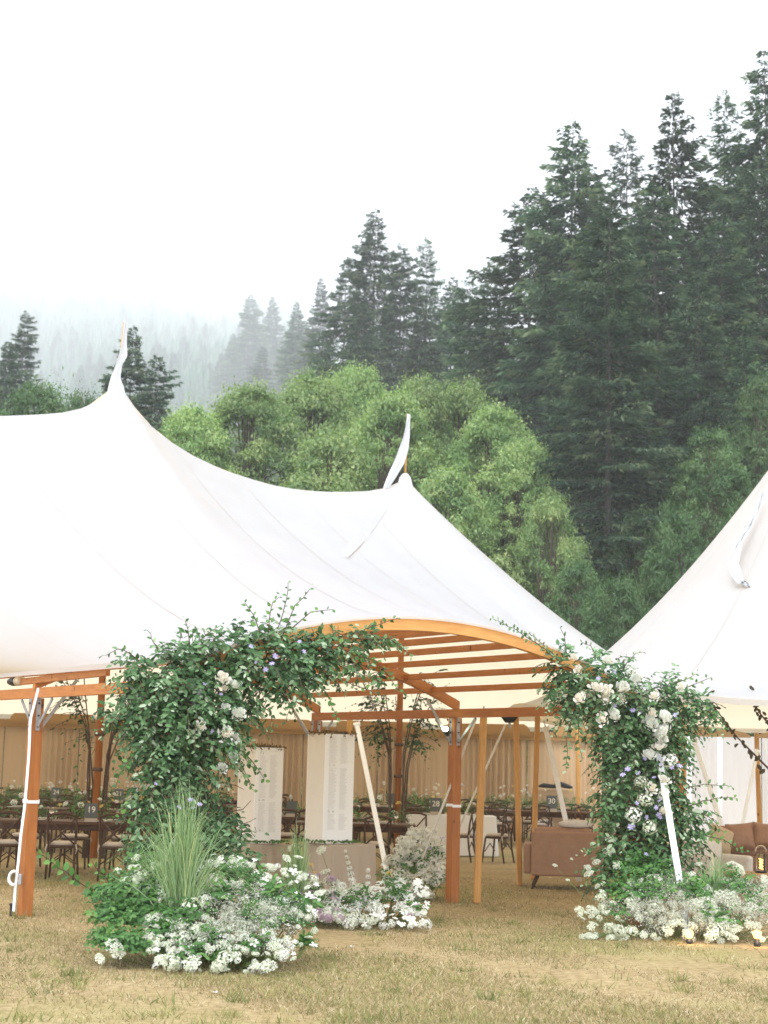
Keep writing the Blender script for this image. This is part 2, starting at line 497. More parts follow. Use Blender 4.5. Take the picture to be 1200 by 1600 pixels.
mf = nd.new('ShaderNodeMix'); mf.data_type = 'RGBA'
ln.new(mr.outputs[0], mf.inputs[0]); ln.new(mg.outputs[2], mf.inputs[6]); mf.inputs[7].default_value = (0.035, 0.05, 0.025, 1)
b = nd.new('ShaderNodeBsdfPrincipled'); b.inputs['Roughness'].default_value = 0.95; b.inputs['Specular IOR Level'].default_value = 0.1
ln.new(mf.outputs[2], b.inputs['Base Color'])
bp = nd.new('ShaderNodeBump'); bp.inputs['Strength'].default_value = 0.6; bp.inputs['Distance'].default_value = 0.03
ln.new(n2.outputs['Fac'], bp.inputs['Height']); ln.new(bp.outputs[0], b.inputs['Normal'])
ln.new(b.outputs[0], out.inputs[0])
M_GROUND = m

# ------------------------------------------------------------------ ground and hillside
def terrain(x, y):
    x, y = np.asarray(x, float), np.asarray(y, float)
    d = np.maximum(y - 50, 0)
    z = 0.26 * d * (1 - np.exp(-d / 25.0)) - .115 * np.maximum(d - 250, 0) + .175 * np.maximum(d - 680, 0)
    far = np.clip((d - 250) / 500, 0, 1)
    z = z * (1 - far * (1 - np.clip((0.07 - x / np.maximum(y, 1)) / .13, .25, 1)))
    z = z + np.clip((d - 300) / 400, 0, 1) * (14 * np.sin(x * .009 + 1.0) + 9 * np.sin(x * .021 + y * .004))
    z = z + np.clip((x - 3) / 12.0, 0, 3) * np.clip(d / 14.0, 0, 1) * 1.6
    z = z + np.clip(d / 60, 0, 1) * (3 * np.sin(x * 0.031 + y * 0.02) + 1.5 * np.sin(x * 0.083 + 1.3 - y * 0.047))
    return z
xs = np.unique(np.concatenate([np.linspace(-1450, -40, 54), np.linspace(-40, 60, 51), np.linspace(60, 1450, 53)]))
ys = np.unique(np.concatenate([np.linspace(-40, 46, 20), np.linspace(46, 120, 38), np.linspace(120, 3200, 130)]))
GX, GY = np.meshgrid(xs, ys, indexing='ij')
g = MB().grid(np.stack([GX, GY, terrain(GX, GY)], -1)).build('ground', M_GROUND, None, True)
g['kind'] = 'structure'

# ------------------------------------------------------------------ trees
def conifer_data(H, R, nb, seed, h0=0.12, droop=0.55, ragged=0.3, tw=0.30, sparse=1.0):
    rg = np.random.default_rng(seed)
    P, X, N, S, Wd, Q = [], [], [], [], [], []
    wood = MB()
    lean = rg.normal(0, 0.008, 2)
    zt = np.linspace(0, H, 9)
    wood.tube(np.stack([lean[0] * zt + 0.03 * np.sin(zt * .7), lean[1] * zt, zt], 1), np.linspace(H * 0.012, 0.012, 9) * np.linspace(1, .55, 9), 8)
    az = rg.random() * 6
    ph0 = rg.random() * 6
    for i in range(nb):
        wi = i // 7
        f = h0 + (0.995 - h0) * ((wi * 7 + 8.5 * rg.random()) / (nb + 1.5)) ** 0.92
        f = min(f, .995)
        if rg.random() < .10 and f < .93:
            continue
        az += 2.4 + rg.normal(0, .25)
        taper = (1 - f) ** 0.80 * (1 + .28 * math.sin(az * 1.0 + ph0 + f * 9) + .16 * math.sin(az * 2 + f * 21))
        L = R * taper * (1 - ragged + 2 * ragged * rg.random()) + 0.22 * min(1, (1 - f) * 22 + .25)
        if f < h0 + .16:
            L *= 0.6 + 2.2 * (f - h0)
        z0 = f * H
        d = np.array([math.cos(az), math.sin(az), 0.0])
        side = np.array([-d[1], d[0], 0.0])
        up = 0.40 * f - 0.12 + rg.normal(0, .08)
        dr = droop * (1.05 - 0.75 * f) * (.7 + .6 * rg.random())
        n = int(max(20, L / 0.028 * sparse))
        q = np.sort(rg.random(n) ** 0.75)
        q = 0.10 + 0.90 * q
        rr = L * q
        zz = z0 + L * (up * q - dr * q ** 2 + .16 * q ** 4)
        base = d[None] * rr[:, None] + np.stack([lean[0] * zz, lean[1] * zz, zz], 1)
        sgn = rg.choice([-1, 1], n)
        spread = (1.0 - 0.72 * q) * L * 0.42
        off = rg.random(n) * spread
        base = base + side[None] * (sgn * off)[:, None]
        base[:, 2] -= 0.10 * off + rg.random(n) * 0.12
        xd = d[None] * (0.55 + .4 * rg.random(n))[:, None] + side[None] * (sgn * (0.75 - .35 * q))[:, None]
        xd = xd + rg.normal(0, .22, (n, 3))
        xd[:, 2] -= 0.18 + 0.35 * rg.random(n) * (1 - f)
        nn = np.tile(np.array([0, 0, 1.0]), (n, 1)) + rg.normal(0, .45, (n, 3))
        P.append(base); X.append(xd); N.append(nn)
        S.append(tw * (.55 + .75 * rg.random(n)) * (0.55 + 0.6 * min(1, L / 1.5)))
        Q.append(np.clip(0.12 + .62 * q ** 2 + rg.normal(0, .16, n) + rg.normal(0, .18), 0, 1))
        if i % 3 == 0 and L > .8:
            qq = np.linspace(0, .85, 4)
            wood.tube(np.stack([d[0] * L * qq, d[1] * L * qq, z0 + L * (up * qq - dr * qq ** 2 + .16 * qq ** 4)], 1), np.linspace(.035, .008, 4), 3, False)
    for k in range(14):                                          # dead snags low on the trunk
        z0 = H * (0.03 + h0 * 1.3 * rg.random()); a = rg.random() * 6.28; L = .6 + rg.random() * 1.2
        wood.tube([(0, 0, z0), (math.cos(a) * L * .5, math.sin(a) * L * .5, z0 - .05), (math.cos(a) * L, math.sin(a) * L, z0 - .25)], [.03, .02, .006], 3, False)
    P, X, N, S, Q = map(np.concatenate, (P, X, N, S, Q))
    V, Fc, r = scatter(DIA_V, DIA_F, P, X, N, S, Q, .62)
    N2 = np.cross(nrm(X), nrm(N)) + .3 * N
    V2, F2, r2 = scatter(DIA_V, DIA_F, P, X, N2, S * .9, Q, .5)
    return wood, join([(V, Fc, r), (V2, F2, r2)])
def make_tree(name, label, cat, wood, crown, mw, mc, group):
    t = thing(name, label, cat, (0, 0, 0), 0, group)
    wood.build('trunk', mw, t, True)
    link('crown', big_mesh('crown', *crown[:2], mc, crown[2]), t)
    return t
def deciduous_data(H, R, lobes, leaves, seed, leaf=0.15, low=0.25, col=0.0):
    rg = np.random.default_rng(seed)
    wood = MB()
    wood.tube([(0, 0, 0), (.05, .03, H * .25), (-.05, .06, H * .55), (0.02, 0, H * .85)], [H * .017, H * .014, H * .009, .02], 8)
    C, RR = [], []
    for k in range(lobes):
        a = rg.random() * 6.283
        f = low + (1 - low) * rg.random() ** .8
        prof = math.sin(math.pi * min(1, (f - low) / (1 - low) * .80 + .17)) ** .75
        rad = R * prof * (.45 + .55 * rg.random() ** .4)
        r = R * (.06 + .12 * rg.random() ** 1.5)
        c = np.array([math.cos(a) * rad, math.sin(a) * rad, f * (H - r * .6)])
        C.append(c); RR.append(r)
        if k % 3 == 0:
            wood.tube([(0, 0, H * (low * .6 + .3 * f)), c * np.array([.5, .5, 1]) - [0, 0, .4], c], [.07, .045, .012], 4, False)
    P, N, S, Q = [], [], [], []
    for c, r in zip(C, RR):
        n = int(leaves / lobes * (r / (R * .12)) ** 1.6) + 40
        d = nrm(rg.normal(0, 1, (n, 3)))
        d[:, 2] = np.abs(d[:, 2]) * .9 - .25 * rg.random(n)
        d = nrm(d)
        bump = 1 + .22 * np.sin(d[:, 0] * 5 + c[0] * 3) * np.sin(d[:, 1] * 5 + c[1] * 3) + .15 * np.sin(d[:, 2] * 9 + c[2])
        rad = r * np.abs(rg.normal(.75, .36, n)) * bump
        P.append(c + d * rad[:, None] * np.array([1.2, 1.2, .7 + .5 * rg.random()]))
        N.append(d * .8 + np.array([0, 0, .8]) + rg.normal(0, .55, (n, 3)))
        S.append(leaf * (.6 + .8 * rg.random(n)))
        Q.append(np.clip(.45 + rg.normal(0, .10, n) + (rg.random() - .5) * .62 + col, 0, .955) + (rg.random(n) < (.10 if rg.random() < .05 else .004)) * .05)
    P, N, S, Q = map(np.concatenate, (P, N, S, Q))
    X = rg.normal(0, 1, P.shape)
    X = X - N * (np.sum(X * N, 1) / np.sum(N * N, 1))[:, None]
    return wood, scatter(DIA_V, DIA_F, P, X, N, S, np.clip(Q, 0, 1), 1.35)

CONG = 'conifers on the slope behind the tents'
cproto = []
for k, (H, R, nb, dr, rag, h0, sp) in enumerate([(24, 4.9, 380, .50, .38, .08, 1.0), (26, 4.3, 400, .42, .34, .08, 1.0), (22, 4.8, 320, .62, .46, .14, .9), (25, 5.0, 270, .52, .48, .36, .9), (23, 5.6, 310, .72, .55, .08, 1.0), (27, 4.2, 330, .34, .55, .14, .85)]):
    w_, c_ = conifer_data(H, R, nb, 11 + k, h0, dr, rag, .31, sp * 1.35)
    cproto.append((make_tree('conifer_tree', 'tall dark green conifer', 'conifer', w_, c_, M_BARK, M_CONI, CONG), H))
used = [False] * 6
def conifer(kind, px, py, Y, label, group=CONG, base=None, rz=None):
    """a conifer with its tip seen at px,py, standing at depth Y on the slope"""
    tip = at_y(px, py, Y)
    zb = float(terrain(tip[0], Y)) - .4 if base is None else base
    src, H = cproto[kind]
    s = (tip[2] - zb) / H
    loc = (tip[0], Y, zb)
    rz = random.random() * 6.28 if rz is None else rz
    w = s if s < 1.6 else s * 1.1
    if not used[kind]:
        used[kind] = True
        src.location = loc; src.rotation_euler = (0, 0, rz); src.scale = (w, w, s)
        src['label'] = label; src['group'] = group
        return src
    return copy_thing(src, loc, rz, (w, w, s), label, group)
# the stand on the right, nearest the tents
for (k, px, py, Y, lab) in [
    (3, 950, 305, 58, 'pale green open-branched conifer with a bare grey lower trunk'),
    (1, 1058, 138, 76, 'narrow spire-topped conifer on the slope behind the right tent'),
    (0, 888, 188, 80, 'broad dark conifer, tallest of its clump beside the open sky'),
    (5, 985, 198, 84, 'slender conifer with sky gaps between its upper branches'),
    (2, 1040, 275, 66, 'brownish drooping conifer in front of the spire-topped conifer'),
    (5, 1130, 142, 80, 'conifer with narrow tip next to the tallest conifer'),
    (0, 1200, 72, 78, 'tallest conifer at the uphill end of the stand'),
    (4, 1120, 330, 68, 'dense conifer low on the slope above the right tent'),
    (4, 1190, 250, 72, 'dark wide conifer below the tallest conifer'),
    (4, 822, 288, 88, 'dark conifer at the downhill edge of the tall stand'),
    (0, 925, 250, 90, 'conifer half hidden behind the broad dark conifer'),
    (2, 850, 370, 82, 'low dark conifer at the foot of the tall stand'),
    (2, 770, 400, 92, 'small rounded conifer at the edge of the tall stand'),
    (4, 740, 430, 98, 'dim conifer standing between the two conifer stands'),
    (3, 1085, 420, 63, 'conifer with sparse lichen-grey branches above the right tent'),
    (1, 1165, 520, 62, 'short dark conifer just above the right tent'),
    (4, 905, 470, 70, 'dark understorey conifer beside the bare-trunked conifer'),
    (2, 1010, 520, 68, 'shaded understorey conifer beneath the brownish conifer')]:
    conifer(k, px, py, Y, lab)
# the middle stand, and paler ones in the mist
for (k, px, py, Y, lab) in [
    (0, 586, 326, 135, 'pointed conifer standing highest in the middle stand'),
    (2, 540, 400, 140, 'conifer leaning against the highest of the middle stand'),
    (4, 632, 380, 130, 'conifer with a forked-looking top in the middle stand'),
    (5, 670, 368, 134, 'straight conifer at the right of the middle stand above the maples'),
    (0, 705, 430, 138, 'dim blue-green conifer at the low end of the middle stand'),
    (2, 560, 470, 124, 'broad conifer right behind the maple tops'),
    (2, 650, 480, 118, 'low conifer emerging above the yellowing maple'),
    (1, 503, 432, 330, 'greyed slim conifer at the misty end of the middle stand'),
    (1, 465, 470, 440, 'misty conifer next to the greyed slim conifer')]:
    conifer(k, px, py, Y, lab, 'conifers of the middle stand')
for (k, px, py, Y) in [(0, 390, 458, 820), (1, 427, 462, 840), (2, 415, 540, 560), (0, 452, 515, 600), (1, 365, 520, 860), (2, 480, 500, 520), (0, 345, 550, 900)]:
    conifer(k, px, py, Y, 'pale conifer fading into the mist beyond the maples', 'conifers fading into mist')
conifer(3, 38, 485, 120, 'grey-green ragged conifer left of the first pennant', 'conifers left of the maples')
conifer(2, 5, 530, 110, 'dim conifer beside the grey-green ragged conifer', 'conifers left of the maples')
conifer(0, 205, 508, 84, 'dark conifer rising behind the first pennant', 'conifers left of the maples')
conifer(2, 245, 548, 82, 'short broad conifer touching the dark conifer behind the pennant', 'conifers left of the maples')
conifer(2, 165, 585, 80, 'low conifer peeking over the canopy ridge', 'conifers left of the maples')
rr = np.random.default_rng(5)
for k in range(230):                                             # the far hillside
    Y = 950 + 1500 * rr.random() ** 1.2
    X = -0.27 * Y + rr.random() * 0.26 * Y
    z = float(terrain(X, Y)) - 1
    src = cproto[int(rr.integers(0, 6))][0]
    s = 1.0 + .6 * rr.random()
    copy_thing(src, (X, Y, z), rr.random() * 6.28, (s * 1.2, s * 1.2, s), 'fog-veiled conifer on the far hillside', 'conifers on the far hillside')

# the closed forest that clothes the slopes farther off
nF = 6500
FY = 900 + 2260 * rr.random(nF) ** 1.3
FX = -0.34 * FY + rr.random(nF) * 0.40 * FY
FP = np.stack([FX, FY, terrain(FX, FY) - 2], 1)
cv, cf = [], []
for lv, (z0, z1, r0) in enumerate([(.04 + .11 * q_, .26 + .125 * q_ if q_ < 7 else 1.0, .16 * (1 - .105 * q_)) for q_ in range(8)]):
    o0 = len(cv)
    for j in range(9):
        a_ = j * 2 * math.pi / 9 + lv * .35
        k_ = 1.0 if j % 2 else .62
        cv.append((z0 - (.03 if j % 2 else 0), math.cos(a_) * r0 * k_, math.sin(a_) * r0 * k_))
    cv.append((z1, 0, 0))
    cf += [(o0 + j, o0 + (j + 1) % 9, o0 + 9) for j in range(9)]
V, Fc, r = scatter(cv, cf, FP, np.tile([0, 0, 1.0], (nF, 1)) + rr.normal(0, .015, (nF, 3)), rr.normal(0, 1, (nF, 3)), 17 + 17 * rr.random(nF), .15 + .4 * rr.random(nF), 1)
o = link('forest', big_mesh('forest', V, Fc, M_CONI, r))
o['kind'] = 'stuff'
o['label'] = 'closed conifer forest clothing the misty slopes'
o['category'] = 'forest'

DG = 'leafy trees behind the tents'
dproto = []
for k, (H, R, lb, lv, leaf, low) in enumerate([(14, 4.6, 330, 66000, .15, .20), (14, 4.2, 330, 66000, .14, .12), (9, 3.6, 260, 50000, .125, .05)]):
    w_, c_ = deciduous_data(H, R, lb, lv, 31 + k, leaf, low)
    dproto.append((make_tree('maple_tree', 'green maple', 'leafy tree', w_, c_, M_BARK2, M_DECI, DG), H, R))
for k, (H, R, lb, lv, leaf, low) in enumerate([(14, 4.0, 290, 54000, .145, .12), (9, 3.6, 240, 44000, .125, .04)]):
    w_, c_ = deciduous_data(H, R, lb, lv, 41 + k, leaf, low)
    dproto.append((make_tree('alder_tree', 'dark green alder', 'leafy tree', w_, c_, M_BARK2, M_DECID, DG), H, R))
dused = [False] * 5
def leafy_tree(kind, px, py, Y, wpx, label, group=DG):
    tip = at_y(px, py, Y)
    zb = float(terrain(tip[0], Y)) - .2
    src, H, R = dproto[kind]
    s = (tip[2] - zb) / H
    w = wpx / F_PX * Y / 2 / R
    loc, rz = (tip[0], Y, zb), random.random() * 6.28
    if not dused[kind]:
        dused[kind] = True
        src.location = loc; src.rotation_euler = (0, 0, rz); src.scale = (w, w, s)
        src['label'] = label; src['group'] = group
        return src
    return copy_thing(src, loc, rz, (w, w, s), label, group)
for a in [
    (0, 395, 606, 62, 280, 'rounded light green maple nearest the first pennant'),
    (1, 300, 640, 60, 220, 'light green maple low along the canopy ridge'),
    (1, 490, 588, 66, 250, 'broad light green maple in the middle of the row'),
    (0, 560, 575, 72, 200, 'maple with yellow-tinged top behind the row'),
    (1, 615, 615, 60, 230, 'maple with orange-flecked leaves behind the second pennant'),
    (0, 655, 592, 64, 190, 'yellowing maple beside the second pennant'),
    (1, 725, 600, 65, 190, 'upright maple right of the second pennant'),
    (0, 775, 640, 60, 230, 'large bright green maple above the sloping canopy edge'),
    (1, 820, 690, 58, 190, 'full bright green maple at the end of the row'),
    (2, 860, 780, 55, 170, 'low rounded maple above the canopy corner'),
    (4, 905, 880, 52, 170, 'small alder between the two tents'),
    (4, 965, 905, 50, 160, 'low leafy bush in the gap between the tents'),
    (2, 700, 740, 56, 260, 'dense maple foliage right behind the second mast'),
    (2, 520, 680, 56, 300, 'dense maple foliage along the sagging ridge'),
    (4, 1000, 800, 57, 180, 'dark alder beneath the conifers between the tents'),
    (3, 1110, 672, 56, 200, 'light grey-green alder above the right tent'),
    (3, 1190, 592, 60, 170, 'tall alder at the foot of the tallest conifer'),
    (4, 1060, 800, 54, 170, 'shadowy alder beside the right tent'),
    (4, 925, 835, 60, 150, 'dark alder below the bare-trunked conifer'),
    (4, 60, 606, 64, 260, 'olive green bushes left of the first pennant'),
    (4, 130, 618, 62, 160, 'low olive bush next to the first pennant'),
    (4, -40, 600, 66, 200, 'olive bush at the far end of the ridge')]:
    leafy_tree(*a)

# ------------------------------------------------------------------ the big white tent
tent = thing('sailcloth_tent', 'large white sailcloth tent with two peaks and tan underside', 'tent', UV(5, 10))
RV = 13.0
ridge_px = [(-900, 760), (-420, 690), (-150, 656), (0, 650), (60, 648), (105, 644), (140, 635), (160, 622), (172, 608), (183, 604), (194, 610), (205, 630), (225, 656), (260, 686),
            (300, 711), (350, 735), (420, 757), (470, 766), (520, 769), (570, 768), (600, 764), (618, 757), (628, 750), (633, 748)]
RID = np.array([at_v(x, y, RV) for x, y in ridge_px])
rs = np.concatenate([[0], np.cumsum(np.linalg.norm(np.diff(RID, axis=0), axis=1))])
rs /= rs[-1]
def ridge(s):
    return np.stack([np.interp(s, rs, RID[:, i]) for i in range(3)], -1)
u_of = (RID - PO) @ BV
def ridge_at_u(u):
    s = np.interp(u, u_of, rs)
    return ridge(s)
PK1 = RID[9]
PK2 = RID[-1]
def bow_top(u, v=0.0):
    t = np.clip(u / PW, 0, 1)
    return 2.525 + .62 * 4 * t * (1 - t)
# hem stations and the ridge point each is strung to
hem, rid, prof = [], [], []
def station(h, r, p):
    hem.append(np.asarray(h, float)); rid.append(np.asarray(r, float)); prof.append(p)
for v in np.linspace(10, 0, 26):
    uu = np.interp(v, [0, 3.3, 10], [1.6, -.8, -7.5])
    station(UV(-.10, v - .05, 2.575), ridge_at_u(uu), 1.30)
for u in np.linspace(.02, PW, 40):
    uu = np.interp(u, [0, 1.6, PW], [1.6, 5.2, u_of[-1]])
    station(UV(u, -.05, float(bow_top(u))), ridge_at_u(uu), 1.30)
EH = 45.0
rpath = np.array([UV(PW, -.05), [4.1, 20.6, 0], [4.6, 24.5, 0], [4.6, 31, 0], [4.4, 38, 0], [4.5, EH, 0]])
for k, q in enumerate(np.linspace(0, 5, 34)[1:]):
    p = np.array([np.interp(q, range(6), rpath[:, i]) for i in range(3)])
    p[2] = np.interp(q, [0, 1, 5], [2.53, 2.50, 2.85]) + .10 * abs(math.sin(q * math.pi))
    station(p, PK2, 1.22)
for q in np.linspace(0, 1, 40)[1:]:
    x = 4.5 - q * 24
    station((x, EH, 2.85), ridge_at_u(np.interp(q, [0, 1], [u_of[-1], u_of[0]])), 1.45)
hem, rid, prof = np.array(hem), np.array(rid), np.array(prof)
T = np.concatenate([np.linspace(0, .12, 6)[:-1], np.linspace(.12, 1, 30)])
def sheet_pt(i, t, lift=0.0):
    h, r = hem[i], rid[i]
    p = r + (h - r) * t
    p[2] = h[2] + (r[2] - h[2]) * (1 - t) ** prof[i] + lift - .05 * math.sin(math.pi * (((i - 3) % 6) / 6.0)) * math.sin(math.pi * t) - .012 * math.sin(i * 1.9 + t * 17) * t * (1 - t)
    return p
G = np.array([[sheet_pt(i, t) for t in T] for i in range(len(hem))])
can = MB().grid(G).build('canopy', M_SAIL, None, True)
def bind(o, root):
    """parent with the part's geometry kept where it was built"""
    o.parent = root
    o.matrix_parent_inverse = Matrix.Translation(root.location).inverted()
    return o
bind(can, tent)
# seams sewn from ridge to hem
for i in list(range(3, 26, 6)) + list(range(30, 66, 6)) + [72, 80, 90]:
    pts = [sheet_pt(i, t, .012) for t in np.linspace(.02, .99, 26)]
    j = min(i + 1, len(hem) - 1)
    w = [(sheet_pt(j, t, .012) - p) for t, p in zip(np.linspace(.02, .99, 26), pts)]
    GG = np.array([[p, p + nrm(d) * min(.016, np.linalg.norm(d))] for p, d in zip(pts, w)])
    bind(MB().grid(GG).build('seam', M_SEAM, None, True), tent)
# hem band hanging from the edge
GG = np.array([[hem[i] + [0, 0, .006], hem[i] - [0, 0, .05]] for i in range(0, 26)])
bind(MB().grid(GG).build('hem_band', M_SAIL, None, True), tent)
GG = np.array([[hem[i] + [0, 0, .0] - AV * .01, hem[i] - AV * .01 - [0, 0, .025]] for i in range(26, 66)])
bind(MB().grid(GG).build('hem_band', M_SAIL, None, True), tent)
GG = np.array([[hem[i] + [0, 0, .006], hem[i] - [0, 0, .22 if i > 99 else .12]] for i in range(65, len(hem))])
bind(MB().grid(GG).build('hem_band', M_SAIL, None, True), tent)
# masts, collars
for pk, nm in ((PK1, 0), (PK2, 1)):
    q = pk.copy()
    bind(MB().tube([(q[0], q[1], 0), (q[0], q[1], q[2] - .05)], [.065, .055], 12).build('centre_pole', M_CEDAR, None, True), tent)
    bind(MB().tube([q + [0, 0, -.35], q + [0, 0, -.12], q + [0, 0, .03], q + [0, 0, .10]], [.26, .15, .11, .05], 14).build('peak_collar', M_FLAG, None, True), tent)
    for zz in (1.5, 2.1):
        bind(MB().lathe([(.085, zz - .03), (.09, zz), (.085, zz + .03)], (q[0], q[1], 0), 12).build('pole_lashing', M_TWIG, None, True), tent)
# pennants, limp on their staffs
def pennant(pk, top_px, pts_px, label):
    fl = thing('pennant', label, 'flag', pk, 0, 'pennants on the tent peaks')
    top = at_v(*top_px, RV)
    bind(MB().tube([pk, top], [.022, .016], 8).build('staff', M_PINE, None, True), fl)
    L, Rr = [], []
    for (xl, xr, y) in pts_px:
        L.append(at_v(xl, y, RV)); Rr.append(at_v(xr, y, RV))
    L, Rr = np.array(L), np.array(Rr)
    n, mm = 26, 9
    ti = np.linspace(0, len(L) - 1, n)
    Lf = np.array([[np.interp(q, range(len(L)), L[:, i]) for i in range(3)] for q in ti])
    Rf = np.array([[np.interp(q, range(len(L)), Rr[:, i]) for i in range(3)] for q in ti])
    GG = np.zeros((n, mm, 3))
    for i in range(n):
        for j in range(mm):
            s = j / (mm - 1)
            GG[i, j] = Lf[i] * (1 - s) + Rf[i] * s - AV * (.03 + (1 - s) * .05 + .05 * math.sin(s * 11 + i * .25) * (1 - s))
    bind(MB().grid(GG).build('flag', M_FLAG, None, True), fl)
    return fl
pennant(PK1, (194, 503), [(191, 198, 503), (186, 197, 535), (181, 198, 557), (178, 190, 570), (172, 187, 590), (167, 193, 610), (163, 198, 623)], 'white pennant hanging limp on the left tent peak')
pennant(PK2, (637, 647), [(633, 640, 648), (626, 639, 680), (619, 637, 702), (612, 630, 725), (604, 618, 745), (595, 606, 764)], 'white pennant blown out from the lower tent peak')
# grey strip on the canopy: the pennant's shadow showing through, put in as colour
tl = []
for (xa, ya, w_) in [(600, 790, 9), (585, 815, 10), (565, 838, 11), (548, 858, 9), (538, 872, 3)]:
    best = None
    for i in range(40, 66):
        for t in np.linspace(.02, .5, 60):
            p = sheet_pt(i, t, .008)
            zc = p[1] * CP + (p[2] - EYE) * SP
            yc = -p[1] * SP + (p[2] - EYE) * CP
            X_, Y_ = F_PX * p[0] / zc, -F_PX * yc / zc
            x_, y_ = 600 + X_ * CR - Y_ * SR, 800 + X_ * SR + Y_ * CR
            e_ = (x_ - xa) ** 2 + (y_ - ya) ** 2
            if best is None or e_ < best[0]:
                best = (e_, p)
    s_ = BV * (w_ / F_PX * 30)
    tl.append([best[1] - s_, best[1] + s_])
o = MB().grid(np.array(tl)).build('pennant_shade', M_PENSHADE, None, True)
tag(o, 'grey strip painted as the pennant shadow on the white canopy below the lower peak', 'flag')

# ------------------------------------------------------------------ cedar porch frame
frame = thing('porch_frame', 'orange cedar porch frame with arched bows and roof slats', 'porch', UV(PW / 2, BAY))
def bow(v, mat):
    mb = MB()
    us = np.linspace(-.04, PW + .04, 41)
    secs = []
    for u in us:
        t = u / PW
        z = 2.39 + .62 * 4 * t * (1 - t)
        secs.append([UV(u, v - .035, z), UV(u, v + .035, z), UV(u, v + .035, z + .12), UV(u, v - .035, z + .12)])
    secs = np.array(secs)
    n = len(us)
    fs = []
    for i in range(n - 1):
        for j in range(4):
            k = (j + 1) % 4
            fs.append((i * 4 + j, i * 4 + k, (i + 1) * 4 + k, (i + 1) * 4 + j))
    fs += [(0, 1, 2, 3), tuple((n - 1) * 4 + j for j in (3, 2, 1, 0))]
    mb.add(secs.reshape(-1, 3), fs)
    return bind(mb.build('bow', mat), frame)
for k, mt in ((0, M_BOWF), (1, M_CEDARB), (2, M_CEDARB)):
    bow(k * BAY, mt)
for bay in (0, 1):
    for k in range(-6, 7):
        t = .5 + .0715 * k
        u = PW * t
        z = 2.415 + .62 * 4 * t * (1 - t) + .035
        bind(MB().beam(UV(u, bay * BAY + .037, z), UV(u, (bay + 1) * BAY - .037, z), .045, .07).build('purlin', M_CEDARB), frame)
for u in (0, PW):
    bind(MB().beam(UV(u, -.06 if u else -.06, HB - .06), UV(u, 2 * BAY + (3.4 if u == 0 else .1), HB - .06), .055, .11).build('eave_beam', M_CEDARB, None, False, .004), frame)
POSTS = [(0, 0), (0, BAY), (PW, 0), (PW, BAY), (PW, 2 * BAY), (0, 2 * BAY)]
for (u, v) in POSTS:
    p = UV(u, v)
    R = np.stack([BV, AV, [0, 0, 1]], 1)
    s = .125
    bind(MB().box(p + [0, 0, (HB - .117) / 2 - .02], (s, s, HB - .117 + .04), R).build('post', M_CEDAR, None, False, .006), frame)
    # galvanised plates and knee braces
    si = 1 if u == 0 else -1
    for sg in (-1, 1):
        d = AV * sg
        bind(MB().beam(p + d * .07 + [0, 0, HB - .42], p + d * .42 + [0, 0, HB - .125], .035, .012, up=BV).build('knee_brace', M_GALV), frame)
    bind(MB().beam(p + BV * si * .07 + [0, 0, HB - .42], p + BV * si * .45 + [0, 0, HB + .10], .035, .012, up=AV).build('knee_brace', M_GALV), frame)
    pB = bind(MB().box(p - BV * .067 + [0, 0, HB - .29], (.006, .05, .34), R).build('bracket_plate', M_GALV), frame)
    pA = bind(MB().box(p - AV * .067 + [0, 0, HB - .29], (.05, .006, .34), R).build('bracket_plate', M_GALV), frame)
    for zz in (.42, .30, .17):
        c = p - AV * .072 + [0, 0, HB - zz]
        MB().tube([c, c - AV * .012], [.012, .010], 6).build('bolt', M_BLACK, pA)
        c = p - BV * .072 + [0, 0, HB - zz]
        MB().tube([c, c - BV * .012], [.012, .010], 6).build('bolt', M_BLACK, pB)
    if (u, v) in ((0, BAY), (PW, BAY)):
        zz = 1.19
        mbb = MB()
        for (a1, a2) in ((-1, 0), (0, -1), (1, 0), (0, 1)):
            c = p + BV * a1 * .066 + AV * a2 * .066 + [0, 0, zz + (.012 if a1 else 0)]
            mbb.box(c, (.004 if a1 else .135, .135 if a1 else .004, .034), R)
        bind(mbb.build('strap_band', M_STRAP), frame)
# outrigger rafter end and gutter roll on the near beam
bind(MB().beam(UV(-.02, BAY + .55, 2.47), UV(-.02, BAY - 1.8, 2.50), .05, .07).build('rafter_tail', M_CEDARB, None, False, .004), frame)
e0 = UV(-.03, BAY + .62, 2.48)
bind(MB().tube([e0 + AV * .10, e0, e0 - AV * .12], [.035, .05, .05], 10).build('rafter_end_cap', M_BLACK, None, True), frame)
bind(MB().tube([e0 - AV * .12, e0 - AV * .24], [.053, .05], 10).build('rope_whipping', M_BEIGE, None, True), frame)

# ------------------------------------------------------------------ side poles of the tent
def side_pole(base, top, r, label, mat=M_PINE):
    o = thing('side_pole', label, 'pole', base, 0, 'wooden side poles of the tents')
    base, top = np.asarray(base, float), np.asarray(top, float)
    mid = base + (top - base) * .5
    bind(MB().box(mid, (r * 2, r * 2, np.linalg.norm(top - base)), rot_to(top - base)).build('shaft', mat, None, False, r * .5), o)
    bind(MB().tube([top - [0, 0, .01], top + [0, 0, .03]], [.012, .01], 6).build('pole_pin', M_GALV), o)
    return o
def rot_to(d):
    d = d / np.linalg.norm(d)
    x = np.cross([0, 1, 0], d); x /= np.linalg.norm(x)
    y = np.cross(d, x)
    return np.stack([x, y, d], 1)
def pole_px(bx, by, tx, ty, Y=None, w=11, label=''):
    b_ = at_z(bx, by, 0) if Y is None else np.array([at_y(bx, by, Y)[0], Y, 0])
    t_ = at_y(tx, ty, b_[1])
    if Y is not None:
        b_[0] = at_y(bx, by, Y)[0]
    return side_pole(b_, t_, w / 2 / F_PX * b_[1], label)
